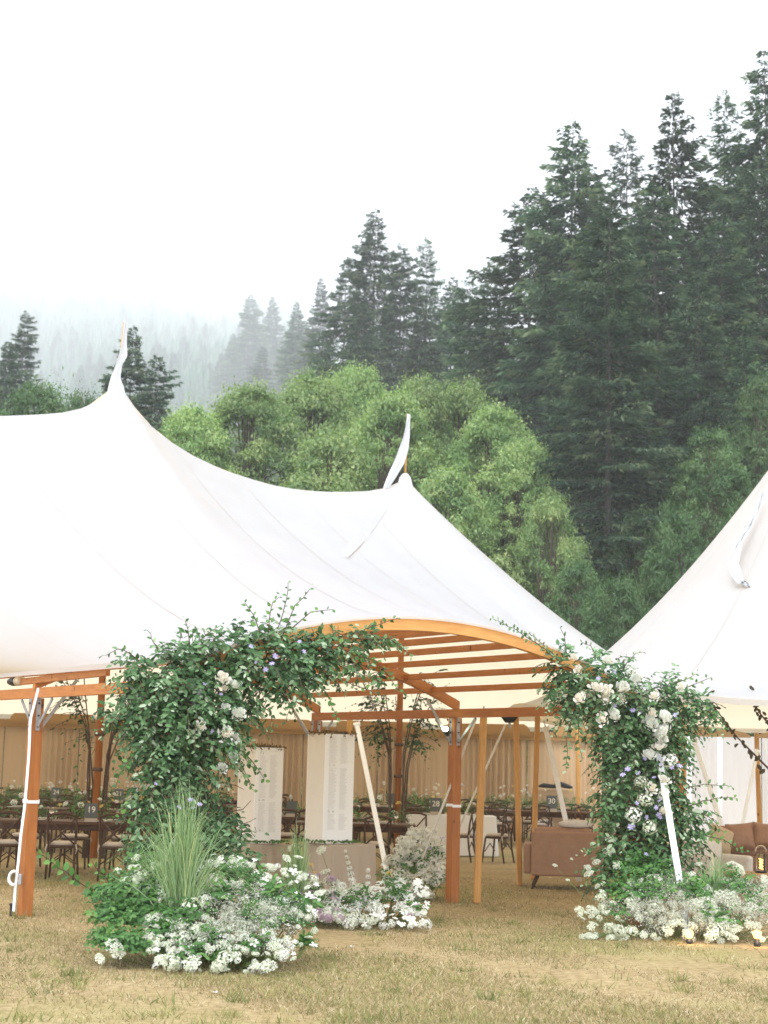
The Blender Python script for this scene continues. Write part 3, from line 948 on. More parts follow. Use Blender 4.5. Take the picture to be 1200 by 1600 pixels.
pole_px(745, 1412, 756, 1107, None, 11, 'leaning pine side pole right beside the thick cedar post')
pole_px(812, 1384, 806, 1110, None, 8.5, 'pine side pole with dark knots left of the brown sofa')
pole_px(833, 1380, 840, 1119, 26.0, 8, 'pine side pole behind the brown sofa back')
pole_px(541, 1330, 547, 1113, 27.0, 9, 'pine side pole behind the tall seating chart')
pole_px(1063, 1330, 1058, 1130, 27.0, 9, 'pine side pole half buried in the right greenery, thinner one')
pole_px(1069, 1340, 1066, 1125, 25.5, 9, 'pine side pole half buried in the right greenery, thicker one')
pole_px(1189, 1330, 1182, 1143, 30.0, 7, 'pine pole standing behind the tan cushions')
pole_px(904, 1300, 903, 1140, 40.0, 6, 'reddish far pole against the curtain')

# ------------------------------------------------------------------ white straps and guy ropes
def strap(p, q, w, label, mat=M_STRAP, group='white tie-down straps'):
    p, q = np.asarray(p, float), np.asarray(q, float)
    o = thing('tie_down_strap', label, 'strap', q, 0, group)
    d = nrm(q - p)
    bind(MB().beam(p + d * .12, q, w, w * .35, up=(0, -1, .2)).build('webbing', mat, None, False, w * .1), o)
    bind(MB().beam(p, p + d * .14, .012, .012).build('hook', M_GALV), o)
    bind(MB().beam(p + d * .10, p + d * .16, w * 1.5, w * .6, up=(0, -1, .2)).build('buckle', M_STRAP), o)
    return o
strap(at_y(556, 1124, 25.5), at_z(622, 1395, 0.0) * [1, 1, 0] + [-.10, 0, .02], .07, 'white strap from the chart-side pole into the far flowers')
strap(at_y(850, 1126, 25.5), np.array([at_y(905, 1330, 25.0)[0], 25.0, .05]), .075, 'white strap slanting down behind the brown sofa')
strap(UV(PW, 0, 2.2) + [.18, -.12, 0], np.array([at_y(1076, 1415, 17.3)[0], 17.3, .02]), .068, 'wide white strap coming out of the right greenery')
strap(at_y(1081, 1146, 29), np.array([at_y(1147, 1310, 28)[0], 28.0, .2]), .075, 'white strap slanting right in front of the grey curtain')
strap(at_y(1185, 1165, 29.5), np.array([at_y(1147, 1308, 28.1)[0], 28.1, .2]), .06, 'white strap slanting left in front of the grey curtain')
def rope(p, q, label):
    o = MB().tube([p, (np.asarray(p) + q) / 2 - [0, 0, .01], q], [.016, .016, .016], 6).build('guy_rope', M_ROPE, None, True)
    return tag(o, label, 'rope', 'guy ropes')
rope(at_y(744, 1122, 21.3), at_y(660, 1330, 20.6) * [1, 1, 0] + [0, 0, .55], 'thin guy rope running down behind the thick cedar post')
rope(at_y(790, 1132, 24.0), at_y(690, 1340, 23.5) * [1, 1, 0] + [0, 0, .3], 'thin guy rope from the black speaker to the ground')
# strap, ratchet and stake on the left post
st = thing('ratchet_strap', 'white ratchet strap running down the left cedar post to its stake', 'strap', UV(0, BAY))
pl = [at_y(x, y, UV(0, BAY)[1] - .11) for (x, y) in [(60, 1075), (48, 1122), (47, 1130), (45, 1180), (39, 1255), (32, 1310), (27, 1362), (24, 1385), (21, 1424)]]
GG = np.array([[p - [.014, 0, 0], p + [.014, 0, 0]] for p in pl])
bind(MB().grid(GG).build('webbing', M_STRAP), st)
c = at_y(25, 1372, UV(0, BAY)[1] - .14)
bind(MB().tube([c + [-.02 + .05 * math.cos(a), -.02, .07 * math.sin(a)] for a in np.linspace(1.2, 5.0, 9)], .017, 8).build('strap_coil', M_STRAP, None, True), st)
bind(MB().box(c + [.045, 0, -.01], (.035, .05, .11)).build('ratchet', M_GALV, None, False, .005), st)
s0 = at_z(17, 1431, 0)
bind(MB().tube([s0 - [0, 0, .05], s0 + [0, 0, .10], s0 + [0, 0, .115], s0 + [0, 0, .13]], [.016, .016, .028, .026], 8).build('stake', M_BLACK), st)

# ------------------------------------------------------------------ curtains along the back
def curtain_mesh(x0, x1, z0, z1, pitch, amp, seed, drop=None):
    rg = np.random.default_rng(seed)
    n = int((x1 - x0) / pitch * 8)
    xs_ = np.linspace(x0, x1, n)
    ph = np.cumsum(rg.normal(1, .35, n)) * (2 * math.pi / 8)
    yy = amp * np.sin(ph) * (.6 + .5 * np.sin(xs_ * 1.7 + seed))
    zs = [z0, z0 + (z1 - z0) * .5, z1 - .25, z1 - .22, z1]
    k = [1.1, .95, .6, .35, .3]
    return np.array([[[x, y * kk, z] for x, y in zip(xs_, yy)] for z, kk in zip(zs, k)])
CUR_G = 'burlap drapes along the back of the tent'
edges = np.linspace(-16, 6.0, 12)
CURL = ['burlap drape panel hanging at the back of the tent between its neighbours']
for k in range(11):
    o = MB().grid(curtain_mesh(edges[k], edges[k + 1] - .02, .03, 2.72, .16, .07, 100 + k)).build('drape', M_CURT, None, True)
    o.location = (0, EH - .35 + .012 * (k % 2), 0)
    tag(o, 'burlap drape panel hanging floor to eave at the back of the tent', 'drape', CUR_G)
    bind(MB().beam((edges[k], EH - .42 + .012 * (k % 2), 2.62), (edges[k + 1] - .03, EH - .42 + .012 * (k % 2), 2.62), .012, .22).build('header_band', M_ARCH), o) if False else None
# brown arches above the drapes: canopy folds, their shade put into the colour
for k, x in enumerate(np.arange(-14.5, 6, 2.9)):
    a = np.linspace(0, math.pi, 17)
    top = np.stack([x + 1.15 * np.cos(a), np.full(17, EH - .55), 2.66 + .42 * np.sin(a) ** .8], 1)
    bot = np.stack([x + 1.15 * np.cos(a), np.full(17, EH - .55), np.full(17, 2.60)], 1)
    bind(MB().grid(np.stack([top, bot])).build('eave_arch', M_ARCH, None, False), tent)
bind(MB().box((-5, EH - .5, 2.60), (22, .03, .20)).build('eave_band', M_ARCH), tent)

# ------------------------------------------------------------------ right tent
P2C = at_y(1268, 640, 24.2)
t2 = thing('sailcloth_tent', 'white sailcloth tent beside the flower-covered post, only its slope showing', 'tent', (P2C[0], P2C[1], 0))
h2, r2_, pr = [], [], []
def elp(a):
    return np.array([P2C[0] - 4.55 * abs(math.cos(a)) ** .9 * (1 if math.cos(a) > 0 else -1), P2C[1] + 5.75 * abs(math.sin(a)) ** .9 * math.copysign(1, math.sin(a)), 0])
for x in np.linspace(14, 0, 12)[:-1]:
    h2.append([P2C[0] + x, P2C[1] - 5.75, 2.50]); r2_.append(P2C + [x, 0, -1.2 * math.sin(x / 14 * math.pi)])
for a in np.linspace(-math.pi / 2, math.pi / 2, 41):
    p = elp(a); p[2] = 2.50 + .06 * math.sin(a * 8) ** 2
    h2.append(p); r2_.append(P2C)
for x in np.linspace(0, 14, 12)[1:]:
    h2.append([P2C[0] + x, P2C[1] + 5.75, 2.50]); r2_.append(P2C + [x, 0, -1.2 * math.sin(x / 14 * math.pi)])
h2, r2_ = np.array(h2, float), np.array(r2_, float)
def sheet2(i, t, lift=0.0):
    p = r2_[i] + (h2[i] - r2_[i]) * t
    p[2] = h2[i][2] + (r2_[i][2] - h2[i][2]) * (1 - t) ** 1.5 + lift
    return p
bind(MB().grid(np.array([[sheet2(i, t) for t in np.concatenate([[0, .02, .05, .08], np.linspace(.12, 1, 24)])] for i in range(len(h2))])).build('canopy', M_SAIL, None, True), t2)
bind(MB().grid(np.array([[h2[i] + [0, 0, .006], h2[i] - [0, 0, .07]] for i in range(len(h2))])).build('hem_band', M_SAIL, None, True), t2)
for i in (8, 14, 20, 27, 34):
    pts = [sheet2(i, t, .012) for t in np.linspace(.03, .99, 26)]
    w = [nrm(sheet2(i + 1, t, .012) - p) for t, p in zip(np.linspace(.03, .99, 26), pts)]
    bind(MB().grid(np.array([[p, p + d * .016] for p, d in zip(pts, w)])).build('seam', M_SEAM, None, True), t2)
bind(MB().tube([(P2C[0], P2C[1], 0), P2C], [.10, .08], 12).build('centre_pole', M_CEDAR, None, True), t2)
# far valance of the right tent: white strip, then tan arch
bind(MB().box((P2C[0] + 5, P2C[1] + 5.70, 2.60), (18, .02, .12)).build('eave_band', M_SAIL), t2)
for x in (P2C[0] - .9, P2C[0] + 1.6, P2C[0] + 4.1):
    a = np.linspace(0, math.pi, 15)
    top = np.stack([x + 1.2 * np.cos(a), np.full(15, P2C[1] + 5.6), 2.36 + .16 * np.sin(a)], 1)
    bot = np.stack([x + 1.2 * np.cos(a), np.full(15, P2C[1] + 5.6), np.full(15, 2.34)], 1)
    bind(MB().grid(np.stack([top, bot])).build('eave_arch', M_CURT), t2)
# rolled flag hanging down this tent's slope
best = []
for (xa, ya) in [(1192, 770), (1180, 800), (1165, 830), (1152, 855), (1143, 880), (1148, 900), (1160, 912), (1170, 917)]:
    best.append(at_y(xa, ya, 22.2 - .0 * ya))
dep = [23.2, 22.95, 22.7, 22.45, 22.2, 22.05, 21.95, 21.9]
pp = [at_y(*xy, d) for xy, d in zip([(1192, 770), (1180, 800), (1165, 830), (1152, 855), (1145, 880), (1150, 900), (1160, 911), (1170, 916)], dep)]
pw = [.008, .03, .045, .06, .075, .07, .055, .04]
qs = np.linspace(0, 7, 34)
Gf = []
for a_ in qs:
    c_ = np.array([np.interp(a_, range(8), np.array(pp)[:, i]) for i in range(3)]); w_ = np.interp(a_, range(8), pw)
    Gf.append([c_ + [w_ * (j / 5 - 1), -.02 - .035 * (j % 2) - .02 * math.sin(a_ * 2 + j), .03 * math.sin(a_ * 3 + j * 1.3)] for j in range(11)])
o = MB().grid(np.array(Gf)).build('furled_flag', M_FLAG, None, True)
tag(o, 'furled white flag hanging down the slope of the right tent', 'flag')
for k, (x0, x1) in enumerate([(5.85, 7.6), (7.6, 9.4), (9.4, 11.2)]):
    o = MB().grid(curtain_mesh(x0, x1 - .02, .0, 2.42, .14, .05, 200 + k)).build('drape', M_CURTW, None, True)
    o.location = (0, 33.0 + .01 * (k % 2), .02)
    tag(o, 'pale grey sheer drape hanging behind the tan sofa', 'drape', 'grey drapes behind the tan sofa')
for x in (1126, 1078):
    p = at_y(x, 1300, 31.5)
    o = MB().tube([(p[0], 31.5, 0), (p[0] - .01, 31.5, 1.2), (p[0], 31.5, 2.45)], .045, 8).build('white_pole', M_STRAP, None, True)
    tag(o, 'slim white pole standing in front of the grey drape', 'pole', 'white poles before the grey drape')
o = MB().box((6.5, 31.8, .012), (7, 2.2, .024)).build('dance_floor', M_BOARD)
o['kind'] = 'structure'

# ------------------------------------------------------------------ furniture builders (origin at floor centre, front faces +Y)
def chair_proto():
    t = thing('cross_back_chair', 'dark wooden cross-back chair with pale cushion', 'chair')
    sb = MB().lathe([(.20, .43), (.222, .44), (.225, .455), (.215, .47)], (0, 0, 0), 20)
    sb.build('seat', M_DARKW, t, True)
    MB().lathe([(.19, .47), (.205, .485), (.20, .51), (.16, .522)], (0, 0, 0), 20).build('cushion', M_CUSH, t, True)
    for sx in (-1, 1):
        MB().tube([(sx * .17, .15, .44), (sx * .185, .175, .22), (sx * .20, .20, 0)], [.018, .017, .014], 8).build('leg', M_DARKW, t, True)
        MB().tube([(sx * .19, -.25, 0), (sx * .185, -.20, .25), (sx * .185, -.185, .45), (sx * .20, -.22, .70), (sx * .195, -.255, .88)], [.015, .018, .019, .017, .016], 8).build('leg', M_DARKW, t, True)
        MB().tube([(sx * .19, -.19, .48), (0, -.225, .64), (-sx * .18, -.25, .84)], [.012, .013, .012], 6).build('cross_brace', M_DARKW, t, True)
    MB().tube([(-.20, -.255, .87), (-.1, -.275, .905), (0, -.28, .912), (.1, -.275, .905), (.20, -.255, .87)], [.018, .022, .024, .022, .018], 8).build('top_rail', M_DARKW, t, True)
    for yy, z in ((.15, .20), (-.20, .22)):
        MB().tube([(-.185, yy, z), (0, yy, z + .14), (.185, yy, z)], .010, 6).build('hoop_stretcher', M_DARKW, t, True)
    for sx in (-1, 1):
        MB().tube([(sx * .195, -.20, .49), (sx * .215, -.215, .42), (sx * .20, -.21, .36)], [.009, .012, .005], 5).build('cushion_tie', M_CUSH, t, True)
    return t
CHAIR = chair_proto()
first = [True]
def chair(x, y, rz, label, group):
    if first[0]:
        first[0] = False
        CHAIR.location = (x, y, 0); CHAIR.rotation_euler = (0, 0, rz)
        CHAIR['label'] = label; CHAIR['group'] = group
        return CHAIR
    return copy_thing(CHAIR, (x, y, 0), rz, 1.0, label, group)
def farm_table(x, y, L, Wd, rz, label, mat=M_TABLEW):
    t = thing('farm_table', label, 'table', (x, y, 0), rz, 'long dining tables')
    n = 5
    for k in range(n):
        w = Wd / n
        MB().box((0, -Wd / 2 + w * (k + .5), .745), (L, w - .004, .045)).build('plank', mat, t, False, .003)
    MB().box((0, 0, .68), (L - .25, Wd - .22, .085)).build('apron', mat, t)
    for sx in (-1, 1):
        for sy in (-1, 1):
            MB().box((sx * (L / 2 - .2), sy * (Wd / 2 - .14), .32), (.09, .09, .64), None, .8).build('leg', mat, t, False, .006)
    return t
def linen_mesh(L, Wd, H, seed=0, flare=.05):
    """a cloth over a table: flat top, folds down the sides to the floor"""
    rg = np.random.default_rng(seed)
    per = []
    N_ = 120
    for k in range(N_):
        s = k / N_ * 4
        i, f = int(s), s - int(s)
        c = [(-1, -1), (1, -1), (1, 1), (-1, 1), (-1, -1)]
        x = (c[i][0] * (1 - f) + c[i + 1][0] * f) * L / 2
        y = (c[i][1] * (1 - f) + c[i + 1][1] * f) * Wd / 2
        per.append((x, y))
    per = np.array(per)
    ph = np.cumsum(rg.normal(1, .3, N_)) * .8
    fold = .5 + .5 * np.sin(ph)
    out = nrm(per / np.array([L / 2, Wd / 2]) ** 1)
    rows = []
    for q in (0, .02, .25, .6, 1):
        r = per + out * ((flare * fold + .01) * q ** .8)[:, None]
        rows.append(np.concatenate([r, np.full((N_, 1), H - q * (H - .02))], 1))
    mb = MB()
    V = np.concatenate(rows)
    fs = []
    for i in range(4):
        for j in range(N_):
            k = (j + 1) % N_
            fs.append((i * N_ + j, (i + 1) * N_ + j, (i + 1) * N_ + k, i * N_ + k))
    fs.append(tuple(range(N_)))
    mb.add(V, fs)
    return mb
def text_mesh(s, size, mat, align='CENTER'):
    cu = bpy.data.curves.new('text', 'FONT')
    cu.body = s
    cu.size = size
    cu.align_x = align
    cu.align_y = 'CENTER'
    cu.extrude = .0008
    cu.resolution_u = 4
    tob = bpy.data.objects.new('text', cu)
    COL.objects.link(tob)
    bpy.context.view_layer.update()
    dg = bpy.context.evaluated_depsgraph_get()
    me = bpy.data.meshes.new_from_object(tob.evaluated_get(dg))
    bpy.data.objects.remove(tob)
    me.materials.clear()
    me.materials.append(mat)
    return me
def number_card(x, y, z, s, label, scale=1.0, rz=0.0, blank=False):
    c = thing('table_number_card', label, 'sign', (x, y, z), rz, 'table number cards')
    MB().box((0, 0, .125 * scale), (.15 * scale, .012, .20 * scale)).build('card', M_CARD, c)
    MB().box((0, 0, .02 * scale), (.15 * scale, .05, .045 * scale)).build('base', M_LINEN, c)
    if not blank:
        t = link('number', text_mesh(s, .105 * scale, M_INK), c)
        t.location = (0, -.009, .145 * scale)
        t.rotation_euler = (math.pi / 2, 0, 0)
    return c

# plates and glasses
def plate_proto():
    return MB().lathe([(.07, 0), (.125, .012), (.13, .016), (.12, .015), (.07, .006)], (0, 0, 0), 18).mesh('dinner_plate', M_PLATE, True)
def glass_proto():
    return MB().lathe([(.032, 0), (.030, .004), (.005, .008), (.004, .075), (.012, .085), (.036, .115), (.038, .15), (.033, .185)], (0, 0, 0), 14).mesh('wine_glass', M_GLASS, True)
PLATE, GLASS = plate_proto(), glass_proto()
def settings(x, y, z, L, Wd, rz, n, who):
    for k in range(n):
        for sy in (-1, 1):
            lx = -L / 2 + L * (k + .5) / n
            ly = sy * (Wd / 2 - .18)
            X = x + lx * math.cos(rz) - ly * math.sin(rz)
            Y = y + lx * math.sin(rz) + ly * math.cos(rz)
            o = link('dinner_plate', PLATE); o.location = (X, Y, z)
            tag(o, 'pale dinner plate laid on ' + who, 'plate', 'plates on ' + who)
            lx2, ly2 = lx + .17, sy * (Wd / 2 - .36)
            X = x + lx2 * math.cos(rz) - ly2 * math.sin(rz)
            Y = y + lx2 * math.sin(rz) + ly2 * math.cos(rz)
            o = link('wine_glass', GLASS); o.location = (X, Y, z)
            tag(o, 'clear wine glass standing on ' + who, 'glass', 'glasses on ' + who)

# ------------------------------------------------------------------ flowers (shared meshes)
def tri(parts, name, mat):
    return big_mesh(name, *parts[:2], mat, parts[2])
PET_V = [(0, 0, 0), (.5, .30, .10), (.5, -.30, .10), (1, .20, .0), (1, -.20, .0), (.5, 0, .02)]
PET_F = [(0, 5, 1), (0, 2, 5), (5, 3, 1), (5, 4, 3), (5, 2, 4)]
def rose_mesh(mat, n=34, seed=0, name='rose'):
    rg = np.random.default_rng(seed)
    k = np.arange(n)
    f = (k + .5) / n
    az = k * 2.39996
    el = 1.45 - 1.55 * f ** .8
    d = np.stack([np.cos(az) * np.cos(el), np.sin(az) * np.cos(el), np.sin(el)], 1)
    tanu = np.stack([-np.cos(az) * np.sin(el), -np.sin(az) * np.sin(el), np.cos(el)], 1)
    P = d * (.12 + .42 * f)[:, None] + [0, 0, .25]
    X = tanu * .8 + d * (.25 + .5 * f)[:, None] + rg.normal(0, .12, (n, 3))
    V, Fc, r = scatter(PET_V, PET_F, P - [0, 0, .25], X, d + rg.normal(0, .15, (n, 3)), .62, np.clip(.2 + .7 * f + rg.normal(0, .1, n), 0, 1), 1.3)
    return big_mesh(name, V, Fc, mat, r)
def cluster_mesh(mat, n=46, seed=0, petals=4, flat=.75, size=.26, name='flower_cluster'):
    """phlox or hydrangea head: florets of four petals over a dome, unit radius"""
    rg = np.random.default_rng(seed)
    k = np.arange(n)
    z = 1 - 1.55 * (k + .5) / n
    az = k * 2.39996
    d = np.stack([np.sqrt(np.clip(1 - z * z, 0, 1)) * np.cos(az), np.sqrt(np.clip(1 - z * z, 0, 1)) * np.sin(az), z], 1)
    d = nrm(d + rg.normal(0, .12, d.shape))
    P = d * (.75 + .3 * rg.random(n))[:, None] * [1, 1, flat]
    rn = np.clip(.6 + rg.normal(0, .25, n), 0, 1)
    A = nrm(np.cross(d, rg.normal(0, 1, d.shape)))
    B_ = np.cross(d, A)
    parts = []
    for j in range(petals):
        a = 2 * math.pi * j / petals
        parts.append(scatter(DIA_V, DIA_F, P, A * math.cos(a) + B_ * math.sin(a) + d * .15, d, size, rn, 1.6))
    return big_mesh(name, *join(parts)[:2], mat, join(parts)[2])
def umbel_mesh(mat, n=90, seed=0, name='lace_umbel'):
    """flat lacy head made of many small clusters, unit radius"""
    rg = np.random.default_rng(seed)
    k = np.arange(n)
    r = np.sqrt((k + .5) / n)
    az = k * 2.39996 + rg.normal(0, .15, n)
    P = np.stack([r * np.cos(az), r * np.sin(az), .30 * (1 - r * r) + rg.normal(0, .05, n)], 1)
    d = nrm(np.stack([.5 * P[:, 0], .5 * P[:, 1], np.ones(n)], 1) + rg.normal(0, .3, (n, 3)))
    A = nrm(np.cross(d, rg.normal(0, 1, d.shape)))
    B_ = np.cross(d, A)
    rn = np.clip(.65 + rg.normal(0, .25, n), 0, 1)
    parts = []
    for j in range(3):
        a = 2.1 * j
        parts.append(scatter(DIA_V, DIA_F, P, A * math.cos(a) + B_ * math.sin(a), d, .17, rn, 1.8))
    tips = P[::6]
    parts.append(scatter(DIA_V, DIA_F, np.tile([0, 0, -.65], (len(tips), 1)), tips - [0, 0, -.65], rg.normal(0, 1, tips.shape), np.linalg.norm(tips - [0, 0, -.65], axis=1), np.zeros(len(tips)), .08))
    return big_mesh(name, *join(parts)[:2], mat, join(parts)[2])
def star_mesh(mat, petals=6, seed=0, name='star_flower'):
    rg = np.random.default_rng(seed)
    a = np.arange(petals) * 2 * math.pi / petals
    X = np.stack([np.cos(a), np.sin(a), np.full(petals, .15)], 1) + rg.normal(0, .08, (petals, 3))
    V, Fc, r = scatter(PET_V, PET_F, np.zeros((petals, 3)), X, np.tile([0, 0, 1.0], (petals, 1)), 1.0, .3 + .5 * rg.random(petals), .95)
    return big_mesh(name, V, Fc, mat, r)
FL = {
    'rose': [rose_mesh(M_CREAM, 34, s) for s in (1, 2)], 'dahlia': [rose_mesh(M_WHITE, 52, s, 'dahlia') for s in (3, 4)],
    'mauve_rose': [rose_mesh(M_MAUVE, 30, s, 'mauve_rose') for s in (5, 6)], 'yellow_flower': [rose_mesh(M_YELL, 18, 7, 'yellow_flower')],
    'phlox': [cluster_mesh(M_WHITE, 44, s, name='phlox_head') for s in (1, 2, 3)], 'hydrangea': [cluster_mesh(M_LACE, 70, s, size=.22, name='hydrangea_head') for s in (4, 5)],
    'lace': [umbel_mesh(M_LACE, 90, s) for s in (1, 2, 3)], 'clematis': [star_mesh(M_PURP, 6, s, 'clematis_flower') for s in (1, 2)],
    'daisy': [star_mesh(M_WHITE, 8, 3, 'daisy')], 'white_star': [star_mesh(M_WHITE, 5, 4, 'white_star_flower')]}
NAMES = {'rose': 'rose', 'dahlia': 'dahlia', 'mauve_rose': 'mauve_rose', 'yellow_flower': 'yellow_flower', 'phlox': 'phlox_head', 'hydrangea': 'hydrangea_head',
         'lace': 'lace_umbel', 'clematis': 'clematis_flower', 'daisy': 'daisy', 'white_star': 'white_star_flower'}
def flower(kind, p, r, parent, face=None, rg=random):
    me = FL[kind][int(rg.random() * len(FL[kind]))]
    o = link(NAMES[kind], me)
    face = np.array([rg.gauss(0, .4), -.9 + rg.gauss(0, .3), .55 + rg.gauss(0, .3)]) if face is None else np.asarray(face, float)
    q = Vector(face).to_track_quat('Z', 'Y')
    M = Matrix.Translation([float(a) for a in p]) @ q.to_matrix().to_4x4() @ Matrix.Rotation(rg.random() * 6.28, 4, 'Z') @ Matrix.Diagonal((r * (.8 + .4 * rg.random()), r * (.8 + .4 * rg.random()), r * (.75 + .6 * rg.random()), 1))
    o.parent = parent
    o.matrix_parent_inverse = Matrix.Translation(parent.location).inverted()
    o.matrix_basis = M
    return o

# ------------------------------------------------------------------ flower-covered posts
LEAFM = []
for s_, mt in ((0, M_LEAF), (1, M_LEAF), (2, M_LEAFB)):
    for rv in (.25, .6, .85):
        V, Fc, r = scatter(LEAF_V, LEAF_F, np.zeros((1, 3)), np.array([[1.0, 0, 0]]), np.array([[0, 0, 1.0]]), 1.0, np.array([rv]), 1 + .15 * s_)
        LEAFM.append(big_mesh('leaf', V, Fc, mt, r))
def sprigs(starts, dirs, lens, leaf, rg, droop=.5, step=.035, bright=0.0, out=None):
    """leafy twigs: alternate leaves down a drooping stem. returns leaf arrays and stem tubes"""
    P, X, N, S, Q, stems = [], [], [], [], [], []
    for s, d, L in zip(starts, dirs, lens):
        n = max(4, int(L / step))
        q = np.linspace(0.08, 1, n)
        d = nrm(d)
        side = nrm(np.cross(d, [0, 0, 1.0]) + rg.normal(0, .15, 3))
        pts = s + d * (L * q)[:, None] + side * (.06 * L * np.sin(q * 3 + rg.random() * 6))[:, None]
        pts[:, 2] -= droop * L * q ** 2
        tan = nrm(np.gradient(pts, axis=0))
        sg = np.where(np.arange(n) % 2 == 0, 1, -1)
        x = tan * .55 + side * (sg * .8)[:, None] + rg.normal(0, .28, (n, 3))
        x[:, 2] -= .25
        nn = np.array([0, -.75, .55]) + .5 * d + rg.normal(0, .42, (n, 3))
        P.append(pts); X.append(x); N.append(nn)
        S.append(leaf * (.65 + .6 * rg.random(n)) * (1 - .35 * q ** 3))
        base = rg.random() ** 1.3
        Q.append(np.clip(.02 + .62 * base + rg.normal(0, .17, n) + .22 * q + bright, 0, 1))
        stems.append(pts)
    return [np.concatenate(a) for a in (P, X, N, S, Q)], stems
def greenery(root, blobs, plane, heroes, per, leaf, seed, dense=1.0):
    rg = np.random.default_rng(seed)
    st, di, le = [], [], []
    for b_ in blobs:
        px, py, r = b_[:3]
        c = plane(px, py)
        rm = r / F_PX * c[1]
        n = int(per * (r / 50.0) ** 2 * dense) + 3
        d = nrm(rg.normal(0, 1, (n, 3)) * [1, .8, 1])
        p = c + d * (rm * (.10 + .70 * rg.random(n)))[:, None]
        dd = d * .9 + rg.normal(0, .35, (n, 3)) + [0, -.25, -.05]
        st.append(p); di.append(dd); le.append(rm * (.45 + .5 * rg.random(n)) + .06)
    st, di, le = map(np.concatenate, (st, di, le))
    A, stems = sprigs(st, di, le, leaf, rg, .45)
    V, Fc, r = scatter(LEAF_V, LEAF_F, A[0], A[1], A[2], A[3], A[4], .72 + .3 * rg.random(len(A[0])))
    o = link('foliage', big_mesh('foliage', V, Fc, M_LEAF, r)); o['kind'] = 'stuff'
    bind(o, root)
    mb = MB()
    for s in stems[::3]:
        mb.tube(s[::max(1, len(s) // 4)], .0035, 3, False)
    # long trailing shoots: every leaf a piece of its own
    cnt = 0
    for (pts, kind, lf) in heroes:
        W_ = np.array([plane(x, y) + np.array([0, -.12 - .04 * k, 0]) for k, (x, y) in enumerate(pts)])
        seg = np.concatenate([[0], np.cumsum(np.linalg.norm(np.diff(W_, axis=0), axis=1))])
        n = max(5, int(seg[-1] / (.036 if kind != 2 else .05)))
        q = np.linspace(.05, 1, n) * seg[-1]
        P = np.stack([np.interp(q, seg, W_[:, i]) for i in range(3)], 1) + rg.normal(0, .006, (n, 3))
        mb.tube(P[::2] if n > 6 else P, np.linspace(.006, .0025, len(P[::2] if n > 6 else P)), 4, False)
        tan = nrm(np.gradient(P, axis=0))
        side = nrm(np.cross(tan, [0, -1.0, .2]))
        sg = np.where(np.arange(n) % 2 == 0, 1, -1)
        X = tan * .6 + side * (sg * .85)[:, None] + rg.normal(0, .25, (n, 3))
        N = np.array([0, -.8, .45]) + rg.normal(0, .35, (n, 3))
        for i in range(n):
            if cnt >= 290:
                break
            cnt += 1
            pool = {0: LEAFM[0:6], 1: LEAFM[6:9], 2: LEAFM[3:9]}[kind]
            lo = link('leaf', pool[int(rg.integers(0, len(pool)))])
            x = nrm(X[i]); y = nrm(np.cross(N[i], x)); z = np.cross(x, y)
            s = lf * (.75 + .5 * rg.random()) * (1 - .3 * (q[i] / seg[-1]) ** 3)
            M = Matrix([[x[k] * s, y[k] * s, z[k] * s, P[i][k]] for k in range(3)] + [[0, 0, 0, 1]])
            lo.parent = root
            lo.matrix_parent_inverse = Matrix.Translation(root.location).inverted()
            lo.matrix_basis = M
    so = mb.build('stems', M_TWIG, None); so['kind'] = 'stuff'
    bind(so, root)

LP = thing('flowering_garland', 'leafy garland with few white blooms covering the left porch post and arch', 'garland', UV(0, 0))
plL = lambda x, y: at_v(x, y, -.08)
blobsL = [(275, 1075, 62), (245, 1125, 48), (285, 1150, 62), (325, 1100, 55), (262, 1195, 44), (300, 1205, 40), (285, 1250, 40), (288, 1300, 36), (295, 1350, 36), (290, 1400, 32), (235, 1060, 45), (345, 1040, 50),
          (405, 1030, 45), (465, 1030, 38), (525, 1018, 26), (440, 1062, 36), (388, 1085, 32), (575, 1000, 15), (215, 1105, 30), (205, 1045, 22), (315, 1010, 32), (395, 1000, 26), (345, 1155, 40), (365, 1120, 30), (180, 1120, 14), (168, 1105, 12), (500, 1050, 24), (470, 1005, 20), (545, 1005, 24), (580, 995, 17), (610, 998, 13), (555, 1040, 20), (592, 1052, 13), (500, 1000, 20), (440, 985, 16), (460, 1055, 26),
          (240, 1330, 34), (340, 1330, 34), (225, 1160, 26), (232, 1270, 32), (342, 1268, 34), (270, 1300, 42), (330, 1310, 40), (372, 1340, 28), (245, 1380, 32), (350, 1385, 34), (370, 1290, 22), (222, 1225, 20), (430, 1000, 30), (480, 1020, 30), (510, 1012, 28), (370, 1010, 34), (290, 1030, 36)]
